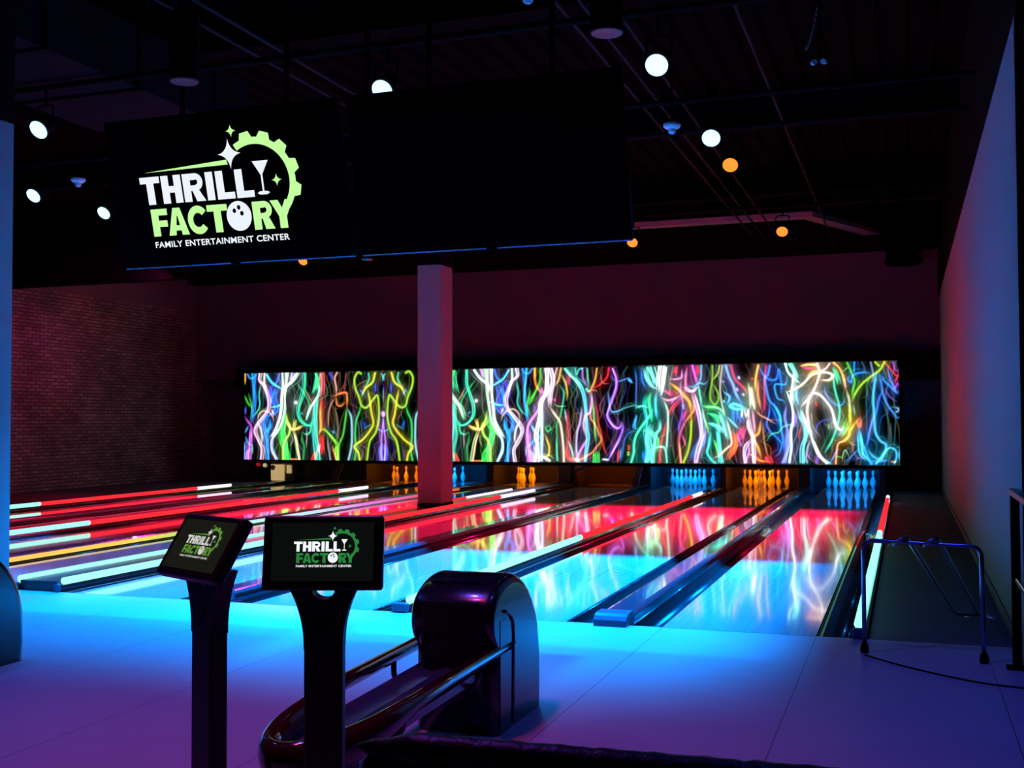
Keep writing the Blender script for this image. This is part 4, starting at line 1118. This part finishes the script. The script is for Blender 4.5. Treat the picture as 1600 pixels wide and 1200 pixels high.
# ------------------------------------------------------------------ the two televisions
def television(xc, lit, label):
    t = thing('television', label, 'television', (xc, 0, 2.8)); t.rotation_euler = (math.radians(15), 0, 0)
    W, Hh = 2.19, 1.235
    bm = BM(); box(bm, -W / 2, W / 2, 0, .06, 0, Hh, .006, 1); obj('housing', bm, M_black, t)
    bm = BM(); box(bm, -W / 2 + .012, W / 2 - .012, -.003, .004, .022, Hh - .012); scr = obj('screen', bm, mat('dark_screen', (.0006, .0006, .001), .3, spec=.12), t)
    bm = BM(); box(bm, -W / 2 + .005, -.045, -.006, .03, -.004, .006); box(bm, .045, W / 2 - .005, -.006, .03, -.004, .006); obj('bottom_trim', bm, M_silver, t)
    bm = BM(); box(bm, -.045, .045, -.01, .03, -.02, .012, .004, 1); obj('receiver', bm, M_black, t)
    bm = BM()
    for x in (-.5, .5): box(bm, x - .04, x + .04, .06, .1, .2, 1.1)
    box(bm, -.55, .55, .1, .14, .58, .74); obj('wall_bracket', bm, M_black, t)
    bm = BM(); u = Vector((0, math.sin(math.radians(15)), math.cos(math.radians(15))))
    for x in (-.5, .5): cyl(bm, Vector((x, .13, .66)), Vector((x, .13, .66)) + u * 2.05, .025, n=10)
    obj('ceiling_pole', bm, M_black, t)
    if lit: sign_picture(scr, 1.52 / 1350, -.06, .60, -.006, glow('sign_white', lin(238, 245, 255), 1.0), glow('sign_green', lin(196, 255, 160), 1.0), math.radians(0))
television(-4.625, True, 'large hanging television showing a white and green gear sign')
television(-2.36, False, 'large hanging television with a blank dark screen')
t = thing('speaker_bracket', 'slim black upright fitting hanging between the two televisions', 'bracket', (-3.475, .1, 2.78))
bm = BM(); box(bm, -.035, .035, -.03, .05, 0, .35, .008, 1); obj('lower_box', bm, M_gloss, t)
bm = BM(); box(bm, -.02, .02, 0, .04, .35, ZC - 2.78); obj('post', bm, M_black, t)

# ------------------------------------------------------------------ tablet stands
def kiosk(x, y, zc, yaw, label, lit, screen_mat, mw, mg, tilt=25, lean=0, W=.385, Hh=.238):
    t = thing('tablet_stand', label, 'tablet stand', (x, y, 0), yaw)
    bm = BM(); box(bm, -.2, .2, -.14, .22, 0, .012, .004, 1); obj('base_plate', bm, M_kiosk, t)
    zt = zc - Hh / 2 * math.cos(math.radians(tilt)); zn = zt - .19
    bm = BM(); box(bm, -.062, .062, .02, .09, .012, zn + .005, .008, 2); obj('post', bm, M_kiosk, t)
    L = []; n = 12
    for i in range(n + 1):
        u = i / n; L.append((-.062 - .062 * (u ** 2.2), zn + (zt + .03 - zn) * u))
    notch = [(.036 * math.cos(a), zt - .002 + .03 * math.sin(a)) for a in np.linspace(PI, 2 * PI, 12)]
    prof = [(-px, pz) for px, pz in L][::1]
    outline = L + [(-.05, zt + .03), (-.036, zt + .03)] + notch + [(.036, zt + .03), (.05, zt + .03)] + prof[::-1]
    bm = BM(); prism(bm, outline, 'y', .02, .09); obj('neck', bm, M_kiosk, t)
    bm = BM(); prism(bm, [(-.042, zn + .10), (.042, zn + .10), (0, zn + .03)], 'y', .016, .022); obj('recess', bm, M_bezel, t)
    th = thing_part('tablet', t, (0, .03, zc), (-math.radians(tilt), math.radians(lean), 0))
    bm = BM(); box(bm, -W / 2, W / 2, -.02, .025, -Hh / 2, Hh / 2, .012, 3); h = obj('tablet_housing', bm, M_kiosk, t)
    h.matrix_local = th
    bm = BM(); box(bm, -W / 2 + .03, W / 2 - .03, -.0215, -.019, -Hh / 2 + .027, Hh / 2 - .024); s = obj('screen', bm, screen_mat, h)
    sign_picture(h, .208 / 1350, .012, .012, -.0235, mw, mg)
    return t
def thing_part(nm, t, loc, rot):
    from mathutils import Euler
    return Matrix.Translation(loc) @ Euler(rot).to_matrix().to_4x4()
def screen_glow(name, col):
    m = mat(name, (.01, .01, .01), .3, emis=lin(*col), es=1.0); return m
K2 = kiosk(-1.155, -4.816, 1.066, .3373 - .0, 'tablet stand in front of the ball return, its screen facing straight out', True, screen_glow('tablet_screen_dark', (11, 13, 12)), glow('tablet_white', lin(245, 248, 250), 1), glow('tablet_green', lin(40, 130, 60), 1), tilt=12)
K1 = kiosk(-1.70, -4.713, 1.052, -0.4300, 'tablet stand at the left, its screen turned away to the left and leaning back', True, screen_glow('tablet_screen_grey', (22, 25, 16)), glow('tablet_white_dim', lin(205, 208, 200), 1), glow('tablet_green_olive', lin(95, 145, 55), 1), tilt=32)

# ------------------------------------------------------------------ ball returns
def catmull(P, k=5):
    P = [Vector((*p, 0)) for p in P]; out = []
    for i in range(len(P) - 1):
        a, b, c, d = P[max(i - 1, 0)], P[i], P[i + 1], P[min(i + 2, len(P) - 1)]
        for j in range(k):
            t = j / k; out.append(.5 * (2 * b + (c - a) * t + (2 * a - 5 * b + 4 * c - d) * t * t + (-a + 3 * b - 3 * c + d) * t ** 3))
    return [(p.x, p.y) for p in out] + [(P[-1].x, P[-1].y)]
def ball_return(xc, label):
    """hood at the lane end, looped rack reaching back towards the seats"""
    t = thing('ball_return', label, 'ball return', (xc, -2.7, 0), group='ball returns')
    prof = [(-.30, 0), (-.30, .18)] + catmull([(-.30, .30), (-.295, .40), (-.35, .455), (-.385, .53), (-.37, .615), (-.30, .68), (-.19, .722), (-.05, .735), (.08, .70), (.20, .625), (.29, .52), (.345, .40), (.37, .27)], 4) + [(.372, .12), (.362, 0)]
    cy, cz = .0, .30
    secs = [(-.21, .045), (-.205, .022), (-.192, .008), (-.17, 0), (.17, 0), (.192, .008), (.205, .022), (.21, .045)]
    bm = BM(); rings = []
    for x, ins in secs:
        rg = []
        for yy, zz in prof:
            d = Vector((yy - cy, max(zz - cz, 0) if zz > .02 else 0)); L = d.length or 1
            k = ins / L
            rg.append(bm.verts.new((x, yy - d.x * k, zz - d.y * k)))
        rings.append(rg)
    n = len(prof)
    for A, B in zip(rings, rings[1:]):
        for i in range(n): bm.faces.new((A[i], A[(i + 1) % n], B[(i + 1) % n], B[i]))
    bm.faces.new(rings[0][::-1]); bm.faces.new(rings[-1]); hd = obj('hood', bm, M_gloss, t, False)
    for p in hd.data.polygons: p.use_smooth = len(p.vertices) == 4
    # dark mouth, side panels with an arched trim
    bm = BM(); box(bm, -.15, .15, -.392, -.30, .2, .64, .02, 2); obj('ball_mouth', bm, M_bezel, t)
    for s in (-1, 1):
        path = [(s * .212, -.22, .575), (s * .212, -.17, .565), (s * .212, -.10, .53), (s * .212, -.085, .45), (s * .212, -.10, .02)]
        bm = BM(); tube(bm, round_path(path, .06), .009, 8); obj('side_trim', bm, M_gloss, t, True)
        bm = BM(); prism(bm, [(-.27, .02), (-.115, .02), (-.10, .44), (-.12, .51), (-.18, .535), (-.27, .535)], 'x', s * .2095 - .003, s * .2095 + .003); obj('side_panel', bm, M_gloss, t)
    bm = BM(); box(bm, -.15, .1, -.26, -.20, .695, .712, .006, 2); obj('top_slot', bm, M_darkchrome, t)
    # looped bumper rail
    zr = .375
    loop = [(.19, -.06, zr + .02), (.19, -1.25, zr)] + [(.19 * math.cos(a) - .02 * math.sin(a), -1.35 - .50 * math.sin(a), zr - .04 * math.sin(a)) for a in np.linspace(.1, PI - .1, 15)] + [(-.235, -1.25, zr), (-.245, -.2, zr + .02)]
    pts = round_path(loop, .05, 3); bm = BM()
    rings = []; nn = 14
    for i, p in enumerate(pts):
        d = (pts[min(i + 1, len(pts) - 1)] - pts[max(i - 1, 0)]).normalized(); a = Vector((0, 0, 1)); b = d.cross(a).normalized(); a = b.cross(d)
        f = max(0, min(1, (-1.15 - p.y) / .5)); rw, rh = .027 + .018 * f, .034 + .038 * f
        rings.append([bm.verts.new(p + rw * math.cos(k) * b + rh * math.sin(k) * a - Vector((0, 0, .03 * f))) for k in [2 * PI * j / nn for j in range(nn)]])
    for A, B in zip(rings, rings[1:]):
        for j in range(nn): bm.faces.new((A[j], A[(j + 1) % nn], B[(j + 1) % nn], B[j]))
    bm.faces.new(rings[0][::-1]); bm.faces.new(rings[-1]); obj('bumper_rail', bm, M_rack, t, True)
    # tray with two channels
    bm = BM(); xs = np.linspace(-.17, .14, 21); A = []; B = []
    for x in xs:
        u = (x + .17) / .31; z = .325 - .022 * math.sin(PI * ((u * 2) % 1 if u < 1 else 0))
        A.append(bm.verts.new((x, -.30, z + .01))); B.append(bm.verts.new((x, -1.62, z - .025)))
    for i in range(20): bm.faces.new((A[i], A[i + 1], B[i + 1], B[i]))
    lo = [bm.verts.new(p) for p in ((-.17, -.3, .28), (.14, -.3, .28), (.14, -1.62, .255), (-.17, -1.62, .255))]
    bm.faces.new([lo[0], lo[1]] + A[::-1]); bm.faces.new([lo[3], lo[2]] + B[::-1]); bm.faces.new((lo[1], lo[2], B[-1], A[-1])); bm.faces.new((lo[0], lo[3], B[0], A[0])); bm.faces.new(lo)
    obj('tray', bm, M_tray, t)
    for y in (-.5, -1.3):
        for s, x1 in ((-1, -.235), (1, .185)):
            bm = BM(); tube(bm, round_path([(s * .10, y, .27), (x1, y, .28), (x1, y, zr - .01)], .04), .014, 8); obj('rail_bracket', bm, M_gloss, t, True)
    bm = BM(); lathe(bm, [(.10, 0), (.10, .015), (.05, .03), (.05, .24), (.075, .27)], 20, (-.02, -1.38, 0)); obj('pedestal', bm, M_gloss, t)
ball_return(-1.435, 'black ball return in the foreground behind the right tablet stand')
ball_return(-4.83, 'black ball return cut off by the left edge of the picture')

# ------------------------------------------------------------------ ramp, railing, sofa
t = thing('bowling_ramp', 'steel-tube bowling ramp with two rails, standing by the right wall', 'bowling ramp', (.68, -.49, 0))
bm = BM(); tube(bm, round_path([(-.345, .03, .02), (-.345, .0, .718), (.35, .0, .698), (.352, -.075, .02)], .07, 8), .0145, 12); obj('hoop_leg', bm, mat('ramp_steel', (.3, .32, .42), .22, metal=1), t, True)
for x, y in ((-.345, .03), (.352, -.075)):
    bm = BM(); lathe(bm, [(.024, 0), (.027, .008), (.024, .05), (.017, .06)], 16, (x, y, 0)); obj('foot', bm, M_black, t)
for x0, x1 in ((-.075, .24), (.105, .40)):
    a = Vector((x0, .0, .735)); b = Vector((x1, 1.42, .06))
    bm = BM(); tube(bm, round_path([(x0 - .09, -.05, .70), (x0 - .02, -.02, .745), a + (b - a) * .03, b, b + Vector((.06, .06, -.02)), b + Vector((.12, .0, -.045))], .03, 5), .0145, 10); obj('rail', bm, mat('ramp_rail_steel', (.6, .62, .66), .2, metal=.8), t, True)
    bm = BM(); prism(bm, [(x0 - .12, .69), (x0 + .0, .73), (x0 + .005, .755), (x0 - .03, .75)], 'y', -.03, -.012); obj('hook', bm, M_darkchrome, t)
bm = BM(); tube(bm, [(.25, 1.41, .05), (.41, 1.41, .05)], .009, 8); obj('cross_bar', bm, M_darkchrome, t)
bm = BM(); pts = [(.34, -.56, .004), (.6, -.85, .004), (.95, -1.12, .004), (1.2, -1.2, .004)]
bm2 = BM(); tube(bm2, [Vector((x, y, .006)) for x, y in catmull([(p[0], p[1]) for p in pts], 6)], .005, 6); tag(obj('cable', bm2, M_black), 'thin dark cable curving over the floor from the ramp foot', 'cable')

t = thing('railing', 'black metal railing at the right edge of the picture', 'railing', (1.21, -.66, 0))
for y in (0, -1.6, -3.2):
    bm = BM(); box(bm, -.025, .025, y - .025, y + .025, .01, 1.03, .003, 1); obj('post', bm, M_black, t)
    bm = BM(); box(bm, -.06, .06, y - .06, y + .06, 0, .012, .003, 1); obj('base_plate', bm, M_black, t)
bm = BM(); box(bm, -.03, .03, -3.25, .03, 1.03, 1.07, .005, 1); obj('top_rail', bm, mat('rail_top_black', (.05, .05, .06), .3), t)
bm = BM(); box(bm, -.012, .012, -3.2, 0, .52, .55, .003, 1); obj('mid_rail', bm, M_chrome, t)

t = thing('sofa', 'dark tufted sofa whose back edge shows along the bottom of the picture', 'sofa', (.26, -5.66, 0), math.radians(2.6))
bm = BM(); box(bm, -.83, .83, -.02, .1, .12, .74, .03, 3); obj('backrest', bm, M_leather, t)
bm = BM(); n = 90; rings = []
for i in range(n + 1):
    u = i / n; x = -.84 + 1.68 * u; ph = (x / .105) % 1
    r = .035 * (.84 + .23 * abs(math.sin(PI * ph)) ** .6); sh = .003 * math.sin(2 * PI * (ph + .2))
    e = min(1, 12 * min(u, 1 - u) + .25)
    rings.append([bm.verts.new((x + .02 * math.sin(k) , .02 + 1.15 * r * e * math.cos(k), .752 + sh + r * e * math.sin(k))) for k in [2 * PI * j / 14 for j in range(14)]])
for A, B in zip(rings, rings[1:]):
    for j in range(14): bm.faces.new((A[j], A[(j + 1) % 14], B[(j + 1) % 14], B[j]))
bm.faces.new(rings[0][::-1]); bm.faces.new(rings[-1]); obj('top_roll', bm, M_leather, t, True)
bm = BM(); box(bm, -.80, .80, .1, .66, .22, .44, .05, 4); obj('seat_cushion', bm, M_leather, t)
for x in (-.74, .74):
    for y in (.04, .58):
        bm = BM(); cyl(bm, (x, y, 0), (x, y, .21), .018, .026, 12); obj('leg', bm, M_black, t)
